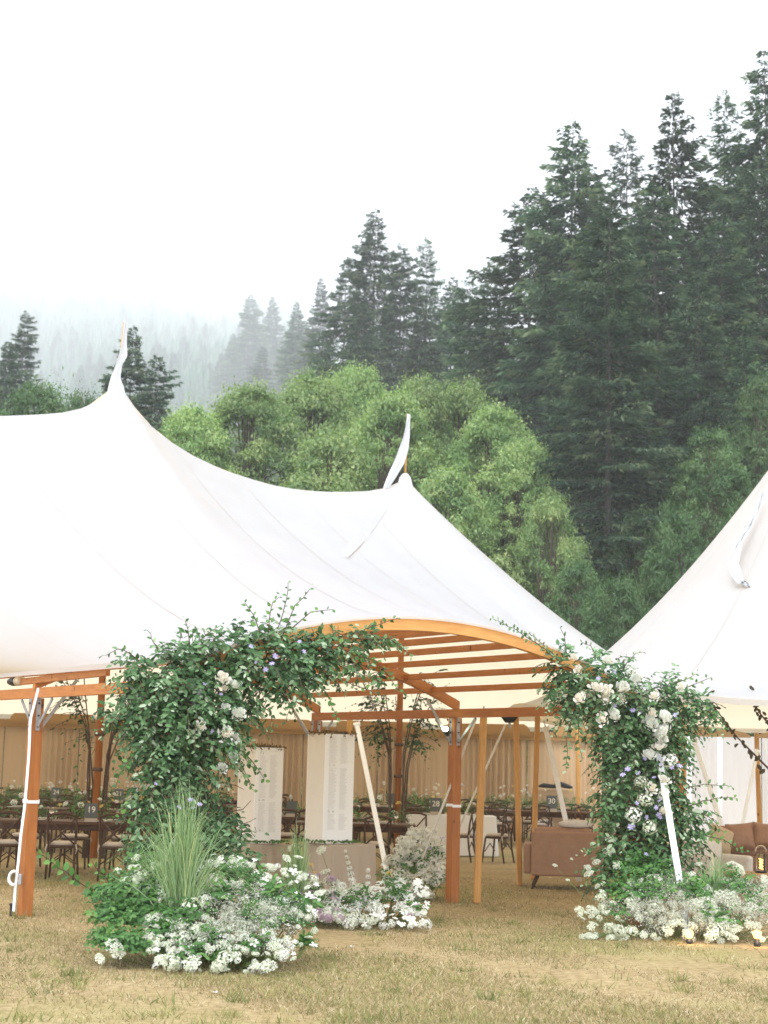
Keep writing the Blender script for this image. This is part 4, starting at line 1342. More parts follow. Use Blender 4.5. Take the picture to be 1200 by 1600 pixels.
herL = [([(440, 1000), (462, 950), (490, 918)], 2, .055), ([(430, 1000), (448, 945), (452, 915)], 0, .05), ([(455, 985), (490, 955), (520, 955)], 2, .05), ([(410, 1000), (400, 965), (385, 945)], 1, .06), ([(420, 1000), (425, 950), (440, 930)], 1, .05),
        ([(300, 1015), (330, 990), (352, 978)], 0, .05), ([(300, 1015), (296, 985), (292, 968)], 0, .05), ([(230, 1040), (195, 1015), (165, 1027)], 0, .06), ([(250, 1020), (240, 1000), (236, 988)], 0, .055),
        ([(520, 1015), (570, 985), (622, 968)], 2, .06), ([(560, 1000), (610, 1000), (642, 1028)], 0, .06), ([(540, 1020), (590, 1035), (618, 1075), (628, 1085)], 1, .055), ([(500, 1050), (545, 1068), (580, 1080), (597, 1098)], 2, .055),
        ([(480, 1060), (510, 1080), (520, 1105), (530, 1130)], 1, .055), ([(520, 1035), (560, 1055), (590, 1062)], 2, .055), ([(440, 1080), (455, 1100), (448, 1130)], 0, .055), ([(400, 1095), (425, 1115), (430, 1140)], 0, .05), ([(370, 1170), (395, 1185), (418, 1222)], 1, .06),
        ([(360, 1190), (390, 1215), (400, 1235)], 1, .05), ([(200, 1110), (175, 1130), (155, 1145)], 0, .055), ([(215, 1180), (195, 1200), (188, 1225)], 1, .06), ([(170, 1405), (140, 1385), (110, 1360), (72, 1332)], 1, .075),
        ([(180, 1385), (160, 1360), (150, 1345)], 1, .06), ([(205, 1290), (190, 1275), (200, 1255)], 1, .055), ([(340, 1300), (375, 1290), (408, 1275)], 0, .055), ([(345, 1270), (385, 1262), (400, 1240)], 2, .055), ([(330, 1230), (360, 1225), (385, 1232)], 1, .05)]
greenery(LP, blobsL, plL, herL, 92, .080, 3)
rgf = random.Random(4)
for (x, y, r, k) in [(346, 1063, 13, 'rose'), (352, 1078, 8, 'rose'), (372, 1118, 12, 'dahlia'), (313, 1136, 12, 'rose'), (351, 1150, 14, 'rose'), (366, 1153, 10, 'dahlia'), (366, 1183, 9, 'dahlia'), (348, 1201, 10, 'dahlia'), (352, 1107, 10, 'dahlia'), (364, 1072, 9, 'dahlia'),
                     (380, 1050, 8, 'clematis'), (376, 1068, 8, 'clematis'), (320, 1068, 8, 'clematis'), (345, 1085, 8, 'clematis'), (430, 1025, 9, 'clematis'), (425, 1037, 8, 'clematis'), (468, 1003, 9, 'clematis'), (392, 1010, 8, 'clematis'), (365, 1155, 9, 'clematis'), (332, 1143, 8, 'clematis'),
                     (243, 1225, 8, 'clematis'), (298, 1250, 9, 'clematis'), (280, 1262, 8, 'clematis'), (312, 1257, 8, 'clematis'), (302, 1262, 7, 'clematis'), (415, 1046, 8, 'clematis'), (400, 1035, 7, 'clematis'), (475, 1018, 7, 'clematis')]:
    c = plL(x, y) + np.array([0, -.38, 0])
    c = at_y(x, y, c[1])
    flower(k, c, r * (.5 if k == 'clematis' else 1) / F_PX * c[1], LP, None, rgf)

RP = thing('flowering_garland', 'lush garland thick with white and violet blooms covering the right porch post', 'garland', UV(PW, 0))
plR = lambda x, y: at_v(x, y, -.08)
def plR(x, y):
    return at_v(x, y, -.08) if x < 1000 else at_y(x, y, at_v(1000, y, -.08)[1])
blobsR = [(885, 1045, 34), (905, 1075, 36), (940, 1055, 42), (975, 1085, 48), (930, 1100, 40), (1000, 1120, 50), (1040, 1090, 42), (1060, 1110, 36), (1090, 1105, 26), (985, 1160, 44), (1020, 1160, 44), (995, 1210, 42), (1030, 1210, 36),
          (985, 1255, 42), (1020, 1265, 40), (980, 1305, 40), (1015, 1315, 40), (985, 1350, 38), (1020, 1360, 40), (1000, 1395, 36), (1060, 1240, 22), (1075, 1270, 30), (1085, 1300, 26), (955, 1320, 22), (870, 1080, 18), (1110, 1130, 16), (960, 1200, 24), (960, 1270, 24), (1050, 1145, 30), (890, 1110, 20), (1045, 1320, 30), (948, 1240, 24), (1052, 1282, 32), (1065, 1340, 30), (948, 1365, 30), (1055, 1180, 26), (945, 1150, 26), (970, 1130, 34)]
herR = [([(880, 1040), (840, 1010), (800, 985), (765, 968)], 0, .055), ([(870, 1030), (830, 995), (815, 990)], 0, .045), ([(885, 1030), (880, 1000), (872, 985)], 2, .055), ([(880, 1075), (860, 1090), (850, 1120)], 0, .055), ([(895, 1110), (885, 1140), (882, 1180), (880, 1205)], 0, .06),
        ([(905, 1110), (900, 1150), (905, 1190)], 0, .06), ([(925, 1130), (920, 1170), (930, 1200)], 0, .06), ([(890, 1100), (865, 1130), (862, 1150)], 0, .065), ([(1080, 1100), (1110, 1115), (1130, 1140)], 1, .06), ([(1060, 1080), (1090, 1065), (1105, 1060)], 2, .055), ([(1070, 1110), (1105, 1130), (1120, 1150)], 0, .06),
        ([(1050, 1070), (1075, 1060), (1085, 1050)], 1, .05), ([(1060, 1150), (1075, 1170), (1080, 1190)], 1, .06), ([(1060, 1235), (1095, 1225), (1140, 1230)], 0, .06), ([(1070, 1260), (1110, 1248), (1145, 1245)], 1, .055), ([(1080, 1300), (1120, 1310), (1160, 1330)], 1, .06), ([(950, 1270), (935, 1290), (930, 1310)], 1, .055),
        ([(960, 1300), (925, 1318), (900, 1335)], 0, .055), ([(970, 1050), (985, 1025), (1000, 1020)], 0, .05), ([(930, 1030), (920, 1012), (905, 1005)], 0, .05), ([(955, 1230), (940, 1225), (935, 1205)], 0, .05), ([(1090, 1270), (1110, 1280), (1125, 1300)], 2, .06)]
greenery(RP, blobsR, plR, herR, 100, .080, 9)
for (x, y, r, k) in [(931, 1077, 14, 'rose'), (946, 1082, 14, 'rose'), (948, 1094, 11, 'rose'), (909, 1095, 13, 'rose'), (970, 1078, 15, 'dahlia'), (973, 1094, 10, 'rose'), (943, 1125, 13, 'rose'), (957, 1120, 13, 'dahlia'), (1014, 1132, 14, 'dahlia'), (1036, 1124, 14, 'dahlia'), (1016, 1114, 12, 'rose'),
                     (1038, 1145, 16, 'dahlia'), (1030, 1153, 13, 'dahlia'), (1030, 1171, 14, 'rose'), (1014, 1183, 15, 'dahlia'), (1046, 1188, 13, 'phlox'), (1038, 1221, 11, 'rose'), (1017, 1233, 10, 'rose'), (1038, 1240, 9, 'phlox'), (990, 1273, 12, 'phlox'), (1036, 1270, 10, 'rose'), (1043, 1274, 9, 'rose'),
                     (1015, 1293, 11, 'hydrangea'), (995, 1063, 12, 'dahlia'), (950, 1035, 11, 'dahlia'), (905, 1048, 9, 'rose'), (1001, 1221, 11, 'hydrangea'), (1008, 1250, 11, 'hydrangea'), (1060, 1075, 10, 'rose'), (985, 1047, 9, 'phlox'), (895, 1030, 9, 'rose'), (1022, 1090, 9, 'rose'),
                     (981, 1202, 12, 'clematis'), (973, 1211, 10, 'clematis'), (1062, 1197, 11, 'clematis'), (1050, 1199, 9, 'clematis'), (997, 1208, 8, 'clematis'), (1033, 1195, 8, 'clematis'), (1032, 1250, 10, 'clematis'), (1025, 1262, 9, 'clematis'), (1041, 1262, 9, 'clematis'), (1031, 1277, 9, 'clematis'), (1048, 1283, 10, 'clematis'),
                     (1010, 1277, 9, 'clematis'), (995, 1255, 9, 'clematis'), (1029, 1273, 8, 'clematis'), (960, 1103, 9, 'clematis'), (989, 1110, 10, 'clematis'), (999, 1111, 10, 'clematis'), (1055, 1117, 8, 'clematis'), (1008, 1185, 9, 'clematis'), (990, 1290, 8, 'clematis'), (985, 1292, 9, 'clematis'), (1010, 1335, 8, 'clematis'), (1037, 1186, 8, 'clematis'), (960, 1050, 8, 'clematis'), (935, 1060, 8, 'clematis'), (1022, 1215, 8, 'clematis')]:
    c = plR(x, y)
    c = at_y(x, y, c[1] - .40)
    flower(k, c, r * (.5 if k == 'clematis' else 1) / F_PX * c[1], RP, None, rgf)

# ------------------------------------------------------------------ flower mounds on the lawn
def stem_tube(mb, p, q, rad=.003):
    p, q = np.asarray(p, float), np.asarray(q, float)
    mid = (p + q) / 2 + [0, 0, .08 * np.linalg.norm(q - p)]
    mb.tube([p, mid, q], [rad * 1.2, rad, rad * .8], 4, False)
def filler_cloud(centres, n, seed, size=.012):
    rg = np.random.default_rng(seed)
    P, S = [], []
    for (c, r) in centres:
        m_ = int(n * (r / .25) ** 2)
        d = nrm(rg.normal(0, 1, (m_, 3)))
        d[:, 2] = np.abs(d[:, 2])
        k = max(10, m_ // 16)
        sub = d[rg.integers(0, m_, k)] * (r * (.6 + .45 * rg.random(k)))[:, None]
        w = rg.integers(0, k, m_)
        P.append(c + sub[w] + rg.normal(0, .10 * r + .006, (m_, 3)))
        S.append(size * (.6 + .9 * rg.random(m_)))
    P, S = np.concatenate(P), np.concatenate(S)
    P[:, 2] = np.maximum(P[:, 2], .01)
    return scatter(DIA_V, DIA_F, P, rg.normal(0, 1, P.shape), rg.normal(0, 1, P.shape) + [0, -.5, .6], S, np.clip(.5 + rg.normal(0, .3, len(P)), 0, 1), 1.8)
def mound(root, heads, leaf_blobs, fills, ferns, seed, place, leaf=.06, fill_n=900):
    rg = np.random.default_rng(seed)
    rr_ = random.Random(seed)
    stem = MB()
    cen = np.array(root.location)
    for (kind, x, y, r) in heads:
        c = place(x, y)
        c = at_y(x, y, c[1] - .14) if c[2] > .05 else c
        c[2] = max(c[2], .03)
        flower(kind, c, .98 * r / F_PX * c[1], root, (rr_.gauss(0, .35), -.55 + rr_.gauss(0, .3), .85), rr_)
        stem_tube(stem, (cen[0] + (c[0] - cen[0]) * .6, c[1] + .12 + (cen[1] - c[1]) * .25, 0.01), c - [0, 0, .01])
    so = stem.build('stems', M_STEM, None); so['kind'] = 'stuff'; bind(so, root)
    if leaf_blobs:
        st, di, le = [], [], []
        for (x, y, r, n) in leaf_blobs:
            c = place(x, y)
            rm = r / F_PX * c[1]
            d = nrm(rg.normal(0, 1, (n, 3))); d[:, 2] = np.abs(d[:, 2]) * .8
            st.append(c + d * (rm * .4 * rg.random(n))[:, None]); di.append(d + [0, -.2, .3]); le.append(rm * (.6 + .6 * rg.random(n)))
        st, di, le = map(np.concatenate, (st, di, le))
        st[:, 2] = np.maximum(st[:, 2], .03)
        A, stems = sprigs(st, di, le, leaf, rg, .35, .03)
        A[0][:, 2] = np.maximum(A[0][:, 2], .015)
        V, Fc, r = scatter(LEAF_V, LEAF_F, A[0], A[1], A[2], A[3], A[4], 1.0)
        o = link('foliage', big_mesh('foliage', V, Fc, M_LEAFB, r)); o['kind'] = 'stuff'; bind(o, root)
    if fills:
        cs = [(place(x, y), r / F_PX * place(x, y)[1]) for (x, y, r) in fills]
        V, Fc, r = filler_cloud(cs, fill_n, seed + 1)
        o = link('filler_blossom', big_mesh('filler_blossom', V, Fc, M_FILL, r)); o['kind'] = 'stuff'; bind(o, root)
    if ferns:
        P, X, N, S = [], [], [], []
        for (x, y, r) in ferns:
            c = place(x, y); rm = r / F_PX * c[1]
            for k in range(26):
                d = nrm(rg.normal(0, 1, 3) * [1, .7, .6] + [0, -.3, .5]); L = rm * (.7 + .6 * rg.random())
                q = np.linspace(.1, 1, 22)
                pts = c + d * (L * q)[:, None]; pts[:, 2] -= .3 * L * q ** 2
                for sg in (-1, 1):
                    s = nrm(np.cross(d, [0, 0, 1.0]) * sg + d * .5)
                    P.append(pts); X.append(np.tile(s, (22, 1)) + rg.normal(0, .25, (22, 3))); N.append(rg.normal(0, .4, (22, 3)) + [0, -.4, .8]); S.append(.05 * (1 - .7 * q) + .012)
        P, X, N, S = map(np.concatenate, (P, X, N, S))
        P[:, 2] = np.maximum(P[:, 2], .01)
        V, Fc, r = scatter(DIA_V, DIA_F, P, X, N, S, .4 + .5 * rg.random(len(P)), .3)
        o = link('fern_fronds', big_mesh('fern_fronds', V, Fc, M_LEAFB, r)); o['kind'] = 'stuff'; bind(o, root)
def placer(y_front, d_front, y_back, d_back):
    """rows of the mound: lower in the picture is nearer, upper is farther in"""
    def f(x, y):
        Y = np.interp(y, [y_back, y_front], [d_back, d_front])
        p = at_y(x, y, Y)
        p[2] = max(p[2], .02)
        return p
    return f
def rand_heads(rg, kinds, box, n, rr0, rr1, avoid=None):
    out = []
    for _ in range(n):
        x = box[0] + (box[2] - box[0]) * rg.random()
        y = box[1] + (box[3] - box[1]) * rg.random()
        if avoid and not avoid(x, y):
            continue
        out.append((kinds[int(rg.random() * len(kinds))], x, y, rr0 + (rr1 - rr0) * rg.random()))
    return out
rg1 = random.Random(21)
# left mound
inL = lambda x, y: y > 1335 + abs(x - 340) ** 1.5 * .014 and y < 1520 - max(0, x - 400) * .35 - max(0, 215 - x) * .35
hL = [('hydrangea', 205, 1385, 20), ('hydrangea', 222, 1372, 16), ('lace', 278, 1384, 9), ('hydrangea', 298, 1420, 19), ('hydrangea', 320, 1410, 15), ('lace', 180, 1482, 16), ('lace', 156, 1498, 10), ('lace', 232, 1464, 10), ('lace', 250, 1435, 11), ('hydrangea', 285, 1470, 18), ('hydrangea', 268, 1505, 16),
      ('lace', 300, 1505, 15), ('hydrangea', 335, 1380, 18), ('lace', 352, 1400, 12), ('lace', 415, 1370, 9), ('lace', 425, 1356, 8), ('lace', 436, 1410, 12), ('lace', 426, 1478, 10), ('lace', 430, 1440, 11), ('yellow_flower', 372, 1400, 6), ('yellow_flower', 366, 1408, 6), ('lace', 184, 1360, 6), ('lace', 206, 1355, 6)]
hL += rand_heads(rg1, ['lace', 'lace', 'hydrangea', 'white_star', 'phlox'], (225, 1335, 500, 1518), 300, 3, 9, inL)
hL += rand_heads(rg1, ['lace', 'hydrangea', 'lace'], (250, 1400, 430, 1515), 40, 7, 13, inL)
hL += [('lace', rg1.uniform(205, 470), rg1.uniform(1335, 1375), rg1.uniform(4, 8)) for _ in range(26)]
ML = thing('flower_mound', 'big frothy white flower mound with tall grass at the left post', 'flower arrangement', (-1.35, 14.2, 0))
plM = placer(1525, 13.3, 1335, 14.75)
mound(ML, hL, [(190, 1400, 42, 120), (175, 1435, 40, 110), (205, 1440, 36, 90), (170, 1475, 34, 80), (200, 1475, 34, 70), (230, 1420, 36, 70), (240, 1390, 34, 50), (290, 1430, 44, 60), (350, 1410, 44, 60), (420, 1410, 40, 60), (220, 1485, 30, 40), (330, 1470, 36, 40), (390, 1440, 36, 50), (445, 1440, 34, 50), (470, 1420, 30, 40), (300, 1490, 34, 36), (270, 1440, 36, 50), (400, 1480, 26, 30), (250, 1460, 34, 40), (160, 1400, 22, 20), (360, 1370, 36, 34), (220, 1350, 24, 24), (400, 1380, 30, 24)],
      [(395, 1450, 52), (430, 1455, 42), (360, 1470, 46), (340, 1440, 40), (460, 1440, 30), (300, 1480, 36), (385, 1410, 34), (240, 1480, 22), (320, 1395, 30), (420, 1490, 26)], [(360, 1490, 26), (476, 1475, 22), (345, 1500, 20)], 51, plM, .066, 1500)
# fountain grass in the left mound
def fountain(root, base, spread, H0, H1, n, seed, lean=(0, 0), w=.006):
    rg = np.random.default_rng(seed)
    V, Fs, Rn, o = [], [], [], 0
    for k in range(n):
        a = rg.random() * 6.283
        s = base + np.array([rg.normal(0, .05), rg.normal(0, .04), 0])
        out = (rg.random() ** 1.15) * spread
        Hh = H0 + (H1 - H0) * rg.random()
        q = np.linspace(0, 1, 8)
        Hh *= 1 - .12 * (out / spread)
        e_ = (out / spread); kk = rg.random()
        pts = s + np.stack([math.cos(a) * out * q ** 1.9 + lean[0] * q, math.sin(a) * out * .6 * q ** 1.9 + lean[1] * q, Hh * (1.5 * q - .5 * q ** 2 - e_ * (.25 + .5 * kk) * q ** 4)], 1)
        sd = np.array([rg.normal(0, 1), rg.normal(0, .4), 0]); sd /= np.linalg.norm(sd)
        ww = w * (.6 + .7 * rg.random()) * np.array([1, 1, 1, .95, .85, .65, .4, .06])
        L, R = pts - sd * ww[:, None], pts + sd * ww[:, None]
        vv = np.empty((16, 3)); vv[0::2] = L; vv[1::2] = R
        V.append(vv)
        for i in range(7):
            Fs.append((o + 2 * i, o + 2 * i + 1, o + 2 * i + 3, o + 2 * i + 2))
        Rn += [np.clip(.45 + rg.normal(0, .25), 0, 1)] * 7
        o += 16
    ob = link('grass_blades', big_mesh('grass_blades', np.concatenate(V), np.array(Fs), M_REED, np.array(Rn)))
    ob['kind'] = 'stuff'
    return bind(ob, root)
fountain(ML, np.array([at_y(283, 1440, 14.1)[0], 14.1, .02]), .74, 1.0, 1.70, 340, 1, (0, 0), .0034)
fountain(ML, np.array([at_y(262, 1420, 14.3)[0], 14.3, .02]), .7, .8, 1.4, 130, 2, (-.06, 0), .0032)
fountain(ML, np.array([at_y(283, 1440, 14.0)[0], 14.0, .02]), 1.0, .9, 1.45, 110, 4, (0, 0), .003)
# middle mound along the plinth
inC = lambda x, y: y > 1375 + (40 - (x - 480) * .3 if x < 560 else 0) * .3 and y < 1452 - max(0, 520 - x) * .25
hC = rand_heads(rg1, ['mauve_rose', 'mauve_rose', 'lace'], (466, 1368, 535, 1440), 44, 7, 11)
hC += rand_heads(rg1, ['lace', 'hydrangea', 'phlox'], (430, 1375, 500, 1440), 24, 4, 8)
hC += rand_heads(rg1, ['phlox', 'phlox', 'hydrangea', 'white_star'], (505, 1385, 600, 1450), 85, 6, 11, inC)
hC += rand_heads(rg1, ['phlox', 'daisy', 'white_star', 'daisy'], (590, 1375, 668, 1450), 80, 4, 8, inC)
hC += [('phlox', 540 + 2 * i, 1330 + 9 * i, 3 + .6 * i) for i in range(9)] + [('phlox', 575, 1360 + 10 * i, 4 + .5 * i) for i in range(7)] + [('phlox', 598 + 2 * i, 1352 + 10 * i, 4 + .6 * i) for i in range(6)]
hC += [('yellow_flower', 607, 1367, 6), ('yellow_flower', 485, 1352, 5), ('yellow_flower', 492, 1365, 5), ('lace', 455, 1324, 8), ('lace', 502, 1328, 9), ('lace', 508, 1362, 8), ('lace', 425, 1355, 8), ('mauve_rose', 640, 1432, 7), ('mauve_rose', 650, 1418, 6), ('phlox', 668, 1444, 9), ('clematis', 440, 1381, 5)]
MC = thing('flower_mound', 'flower mound of mauve roses and white phlox before the linen plinth', 'flower arrangement', (.0, 17.7, 0))
mound(MC, hC, [(500, 1410, 36, 40), (540, 1420, 40, 40), (580, 1415, 40, 40), (625, 1405, 36, 40), (645, 1425, 30, 30), (610, 1385, 30, 30), (485, 1390, 26, 24), (455, 1420, 30, 26)],
      [(470, 1415, 22), (600, 1440, 12)], [(625, 1400, 18)], 61, placer(1452, 17.2, 1370, 18.3), .045, 1200)
fountain(MC, np.array([at_y(462, 1420, 17.8)[0], 17.8, .02]), .28, .6, 1.15, 130, 3)
# far mound behind the thick post
inF = lambda x, y: (x - 655) ** 2 / 48 ** 2 + (y - 1352) ** 2 / 56 ** 2 < 1
hF = rand_heads(rg1, ['phlox', 'phlox', 'dahlia', 'phlox', 'white_star'], (605, 1296, 705, 1408), 130, 7, 12, inF)
hF += [('yellow_flower', 668, 1385, 5), ('yellow_flower', 650, 1375, 5), ('yellow_flower', 692, 1360, 5), ('clematis', 690, 1310, 5), ('clematis', 672, 1325, 4)] + [('phlox', 640 + 2 * i, 1278 + 8 * i, 3 + .5 * i) for i in range(5)]
MF = thing('flower_mound', 'white flower mound at the strap foot behind the thick cedar post', 'flower arrangement', (.45, 21.6, 0))
mound(MF, hF, [(640, 1360, 36, 40), (670, 1350, 36, 40), (660, 1390, 30, 30), (690, 1380, 22, 20)], [], [], 71, placer(1402, 21.2, 1296, 22.2), .05, 300)
# right mound
inR = lambda x, y: y > 1365 + abs(x - 1060) ** 1.4 * .02 - max(0, x - 1100) * .15 and y < 1472
hR = rand_heads(rg1, ['lace', 'lace', 'hydrangea', 'lace'], (905, 1345, 1215, 1472), 230, 4, 10, inR)
hR += [('lace', 950, 1330, 9), ('lace', 955, 1312, 7), ('lace', 932, 1347, 7), ('lace', 965, 1352, 9), ('lace', 920, 1365, 10), ('lace', 1016, 1292, 7), ('lace', 918, 1355, 6), ('hydrangea', 967, 1454, 10), ('lace', 953, 1468, 9), ('lace', 920, 1466, 6), ('hydrangea', 1118, 1452, 13), ('hydrangea', 1130, 1402, 15), ('lace', 1100, 1415, 16),
       ('lace', 1080, 1368, 9), ('lace', 1140, 1350, 9), ('lace', 1155, 1358, 10), ('lace', 1176, 1415, 11), ('lace', 1078, 1336, 6), ('lace', 1092, 1350, 7), ('hydrangea', 1020, 1420, 12), ('hydrangea', 985, 1410, 12), ('lace', 990, 1398, 14), ('lace', 867, 1352, 5), ('lace', 893, 1342, 3), ('lace', 887, 1375, 4)]
MR = thing('flower_mound', 'airy silvery white flower mound around the right post', 'flower arrangement', (3.2, 17.4, 0))
mound(MR, hR, [(985, 1400, 46, 70), (1040, 1400, 44, 60), (1090, 1400, 44, 60), (1150, 1390, 44, 60), (1000, 1360, 40, 70), (1120, 1440, 40, 30), (1180, 1420, 36, 28), (960, 1430, 30, 20), (1040, 1370, 30, 26)],
      [(1010, 1440, 34), (1050, 1430, 42), (1040, 1400, 34), (1080, 1440, 34), (1100, 1460, 24), (1060, 1390, 28), (985, 1430, 30), (1130, 1430, 34), (1170, 1440, 36), (1160, 1400, 30), (1200, 1440, 34), (1195, 1400, 28), (1000, 1405, 24), (950, 1425, 20), (1030, 1460, 24)], [], 81, placer(1475, 16.75, 1345, 18.0), .055, 1500)
fountain(MR, np.array([at_y(1118, 1400, 17.6)[0], 17.6, .02]), .30, .5, .95, 160, 5)

# ------------------------------------------------------------------ seating-chart columns on linen plinths
def chart(name_label, base_px, top_y, w, rz, Y, heads, zbase, plinth_label, pl_size, pl_rz, pl_px):
    c = at_y(base_px[0], base_px[1], Y)
    zt = at_y(base_px[0], top_y, Y)[2]
    col = thing('seating_chart_column', name_label, 'sign', (c[0], Y, zbase), rz, 'seating chart columns')
    hh = zt - zbase
    for k in range(4):
        mp_ = M_SIDE if k == 3 else M_BOARD  # the left face has its shade put into the colour
        a = k * math.pi / 2
        n = np.array([math.sin(a), -math.cos(a), 0])
        R = np.array([[math.cos(a), -math.sin(a), 0], [math.sin(a), math.cos(a), 0], [0, 0, 1]])
        MB().box(n * (w / 2 - .006) + [0, 0, hh / 2], (w - .026 if k % 2 else w, .012, hh), R).build('panel', mp_, col)
    rg = np.random.default_rng(int(base_px[0]))
    P = np.stack([(rg.random(420) - .5) * w * 1.08, (rg.random(420) - .5) * w * 1.08, hh + .012 * rg.normal(0, 1, 420)], 1)
    V, Fc, r = scatter(DIA_V, DIA_F, P, rg.normal(0, 1, P.shape), rg.normal(0, 1, P.shape) + [0, 0, 1], .05, rg.random(420), 1.2)
    o = link('moss_cap', big_mesh('moss_cap', V, Fc, M_MOSS, r), col); o['kind'] = 'stuff'
    MB().box((0, 0, hh - .02), (w * .97, w * .97, .02)).build('lid', M_MOSS, col)
    # printed lettering on the front face: group headings, then columns of names too small to read
    y0 = hh - .05
    for s, zf in heads:
        t = link('heading', text_mesh(s, .040, M_HEAD, 'LEFT'), col)
        t.location = (-w * .36, -w / 2 - .003, hh * zf)
        t.rotation_euler = (math.pi / 2, 0, 0)
    lines = MB()
    z = hh * .965
    while z > hh * .12:
        if all(abs(z - hh * zf) > .03 for _, zf in heads):
            for cx in (-.36, .02):
                L = w * (.16 + .12 * rg.random())
                lines.box((w * cx + L / 2, -w / 2 - .0015, z), (L, .001, .0035))
        z -= .0125
    lines.build('printed_names', M_PRINT, col)
    pc = at_y(pl_px[0], pl_px[1], Y)
    p = thing('linen_plinth', plinth_label, 'plinth', (pc[0], Y, 0), pl_rz, 'linen covered plinths')
    linen_mesh(pl_size[0], pl_size[1], zbase - .006, int(base_px[0]), .05).build('cloth', M_LINEN, p, True)
    st, di, le = [], [], []
    for k in range(70):
        a = rg.random() * 6.28
        st.append(np.array([math.cos(a) * w * .62, math.sin(a) * w * .62, .02])); di.append(np.array([math.cos(a), math.sin(a), .5])); le.append(.10 + .12 * rg.random())
    A, _ = sprigs(st, di, le, .05, rg, .4, .028)
    A[0][:, 2] = np.maximum(A[0][:, 2], .012)
    V, Fc, r = scatter(LEAF_V, LEAF_F, A[0], A[1], A[2], A[3], A[4], .8)
    o = link('greenery_ring', big_mesh('greenery_ring', V, Fc, M_LEAFB, r)); o['kind'] = 'stuff'
    o.location = (c[0], Y, zbase)
    o.rotation_euler = (0, 0, rz)
    o2 = o
    del o2['kind']
    tag(o, 'green leaves ringing the foot of the ' + ' '.join(name_label.split()[:4]), 'greenery')
    return col
chart('tall white seating chart column with C - F heading', (513, 1314), 1147, .43, math.radians(33), 21.0, [('C - F', .71), ('G - H', .29)], .70, 'beige linen covered plinth under the tall seating chart', (.62, .62), math.radians(33), (533, 1330))
chart('lower white seating chart column half hidden by the left garland', (404, 1300), 1168, .43, math.radians(36), 22.3, [('I - J', .94), ('K - M', .45)], .62, 'beige linen covered plinth behind the fountain grass', (.60, .60), math.radians(33), (404, 1330))

# ------------------------------------------------------------------ dining tables, chairs and centrepieces
def centrepiece(x, y, z, L, rz, seed, label, big=1.0):
    c = thing('centrepiece', label, 'flower arrangement', (x, y, z), rz, 'table centrepieces')
    rg = np.random.default_rng(seed)
    n = int(46 * L)
    st = np.stack([(rg.random(n) - .5) * L, rg.normal(0, .06, n), np.full(n, .03)], 1)
    di = np.stack([rg.normal(0, .6, n), rg.normal(0, .4, n), .6 + rg.random(n)], 1)
    A, _ = sprigs(st, di, (.10 + .22 * rg.random(n)) * big, .055, rg, .25, .03)
    A[0][:, 2] = np.maximum(A[0][:, 2], .015)
    V, Fc, r = scatter(LEAF_V, LEAF_F, A[0], A[1], A[2], A[3], A[4], .8)
    o = link('foliage', big_mesh('foliage', V, Fc, M_LEAFB, r), c); o['kind'] = 'stuff'
    rr_ = random.Random(seed)
    for k in range(int(7 * L)):
        me = FL[rr_.choice(['phlox', 'rose', 'yellow_flower', 'dahlia'])][0]
        f = link('bloom', me, c)
        s = .03 + .025 * rr_.random()
        f.location = ((rr_.random() - .5) * L, rr_.gauss(0, .07), (.14 + .22 * rr_.random()) * big)
        f.scale = (s, s, s)
        f.rotation_euler = (.6, rr_.gauss(0, .4), rr_.random() * 6)
    return c
CG = 'cross-back chairs at the tables'
def seat_row(x0, x1, n, y, rz, label, jit=.05):
    rg = random.Random(int(y * 100 + x0 * 7))
    for k in range(n):
        chair(x0 + (x1 - x0) * (k / max(1, n - 1)), y + rg.gauss(0, jit), rz + rg.gauss(0, .05), label, CG + ' ' + label[-24:])
# table 19
xa = at_y(98, 1300, 23.6)[0]
farm_table(xa - .05, 24.75, 3.9, 1.0, 0.03, 'dark farm table carrying the number 19 card')
for k, px in enumerate((18, 100, 183, 262)):
    chair(at_y(px, 1300, 23.55)[0], 23.55, random.gauss(0, .04), 'cross-back chair with its back to the lawn at table 19', 'near chairs of table 19')
for k, px in enumerate((40, 118, 196, 260)):
    chair(at_y(px, 1300, 25.95)[0], 25.95, math.pi + random.gauss(0, .04), 'cross-back chair on the inner side of table 19', 'inner chairs of table 19')
settings(xa - .05, 24.75, .769, 3.9, 1.0, 0.03, 4, 'table 19')
number_card(at_y(143, 1265, 24.35)[0], 24.35, .768, '19', 'dark card reading 19 on the dark farm table', 1.18)
centrepiece(xa - .3, 24.8, .769, 2.6, 0.03, 301, 'leafy centrepiece with pale blooms along table 19')
# rows behind on the left
for (yy, x0, L, nm, sd) in ((31.0, -6.0, 5.2, 'the second row table behind table 19', 311), (37.0, -6.6, 7.0, 'the third row table behind table 19', 312), (41.8, -6.0, 8, 'the rear table along the drapes', 313)):
    farm_table(x0, yy, L, 1.0, 0.0, 'dark farm table, ' + nm[4:])
    n = int(L / .75)
    for k in range(n):
        lx = x0 - L / 2 + .4 + (L - .8) * k / (n - 1)
        chair(lx, yy - 1.0, random.gauss(0, .06), 'cross-back chair backing the lawn at ' + nm, 'near chairs, ' + nm)
        chair(lx, yy + 1.0, math.pi + random.gauss(0, .06), 'cross-back chair facing the lawn at ' + nm, 'inner chairs, ' + nm)
    settings(x0, yy, .769, L, 1.0, 0, int(L / 1.1), nm)
    centrepiece(x0, yy, .769, L * .8, 0, sd, 'leafy centrepiece along ' + nm, 1.25)
number_card(at_y(186, 1240, 36.5)[0], 36.5, .768, '21', 'dark card reading 21 on the third row table', 1.3)
number_card(at_y(88, 1235, 36.5)[0], 36.5, .768, '24', 'dark card near the left post on the third row table', 1.3)
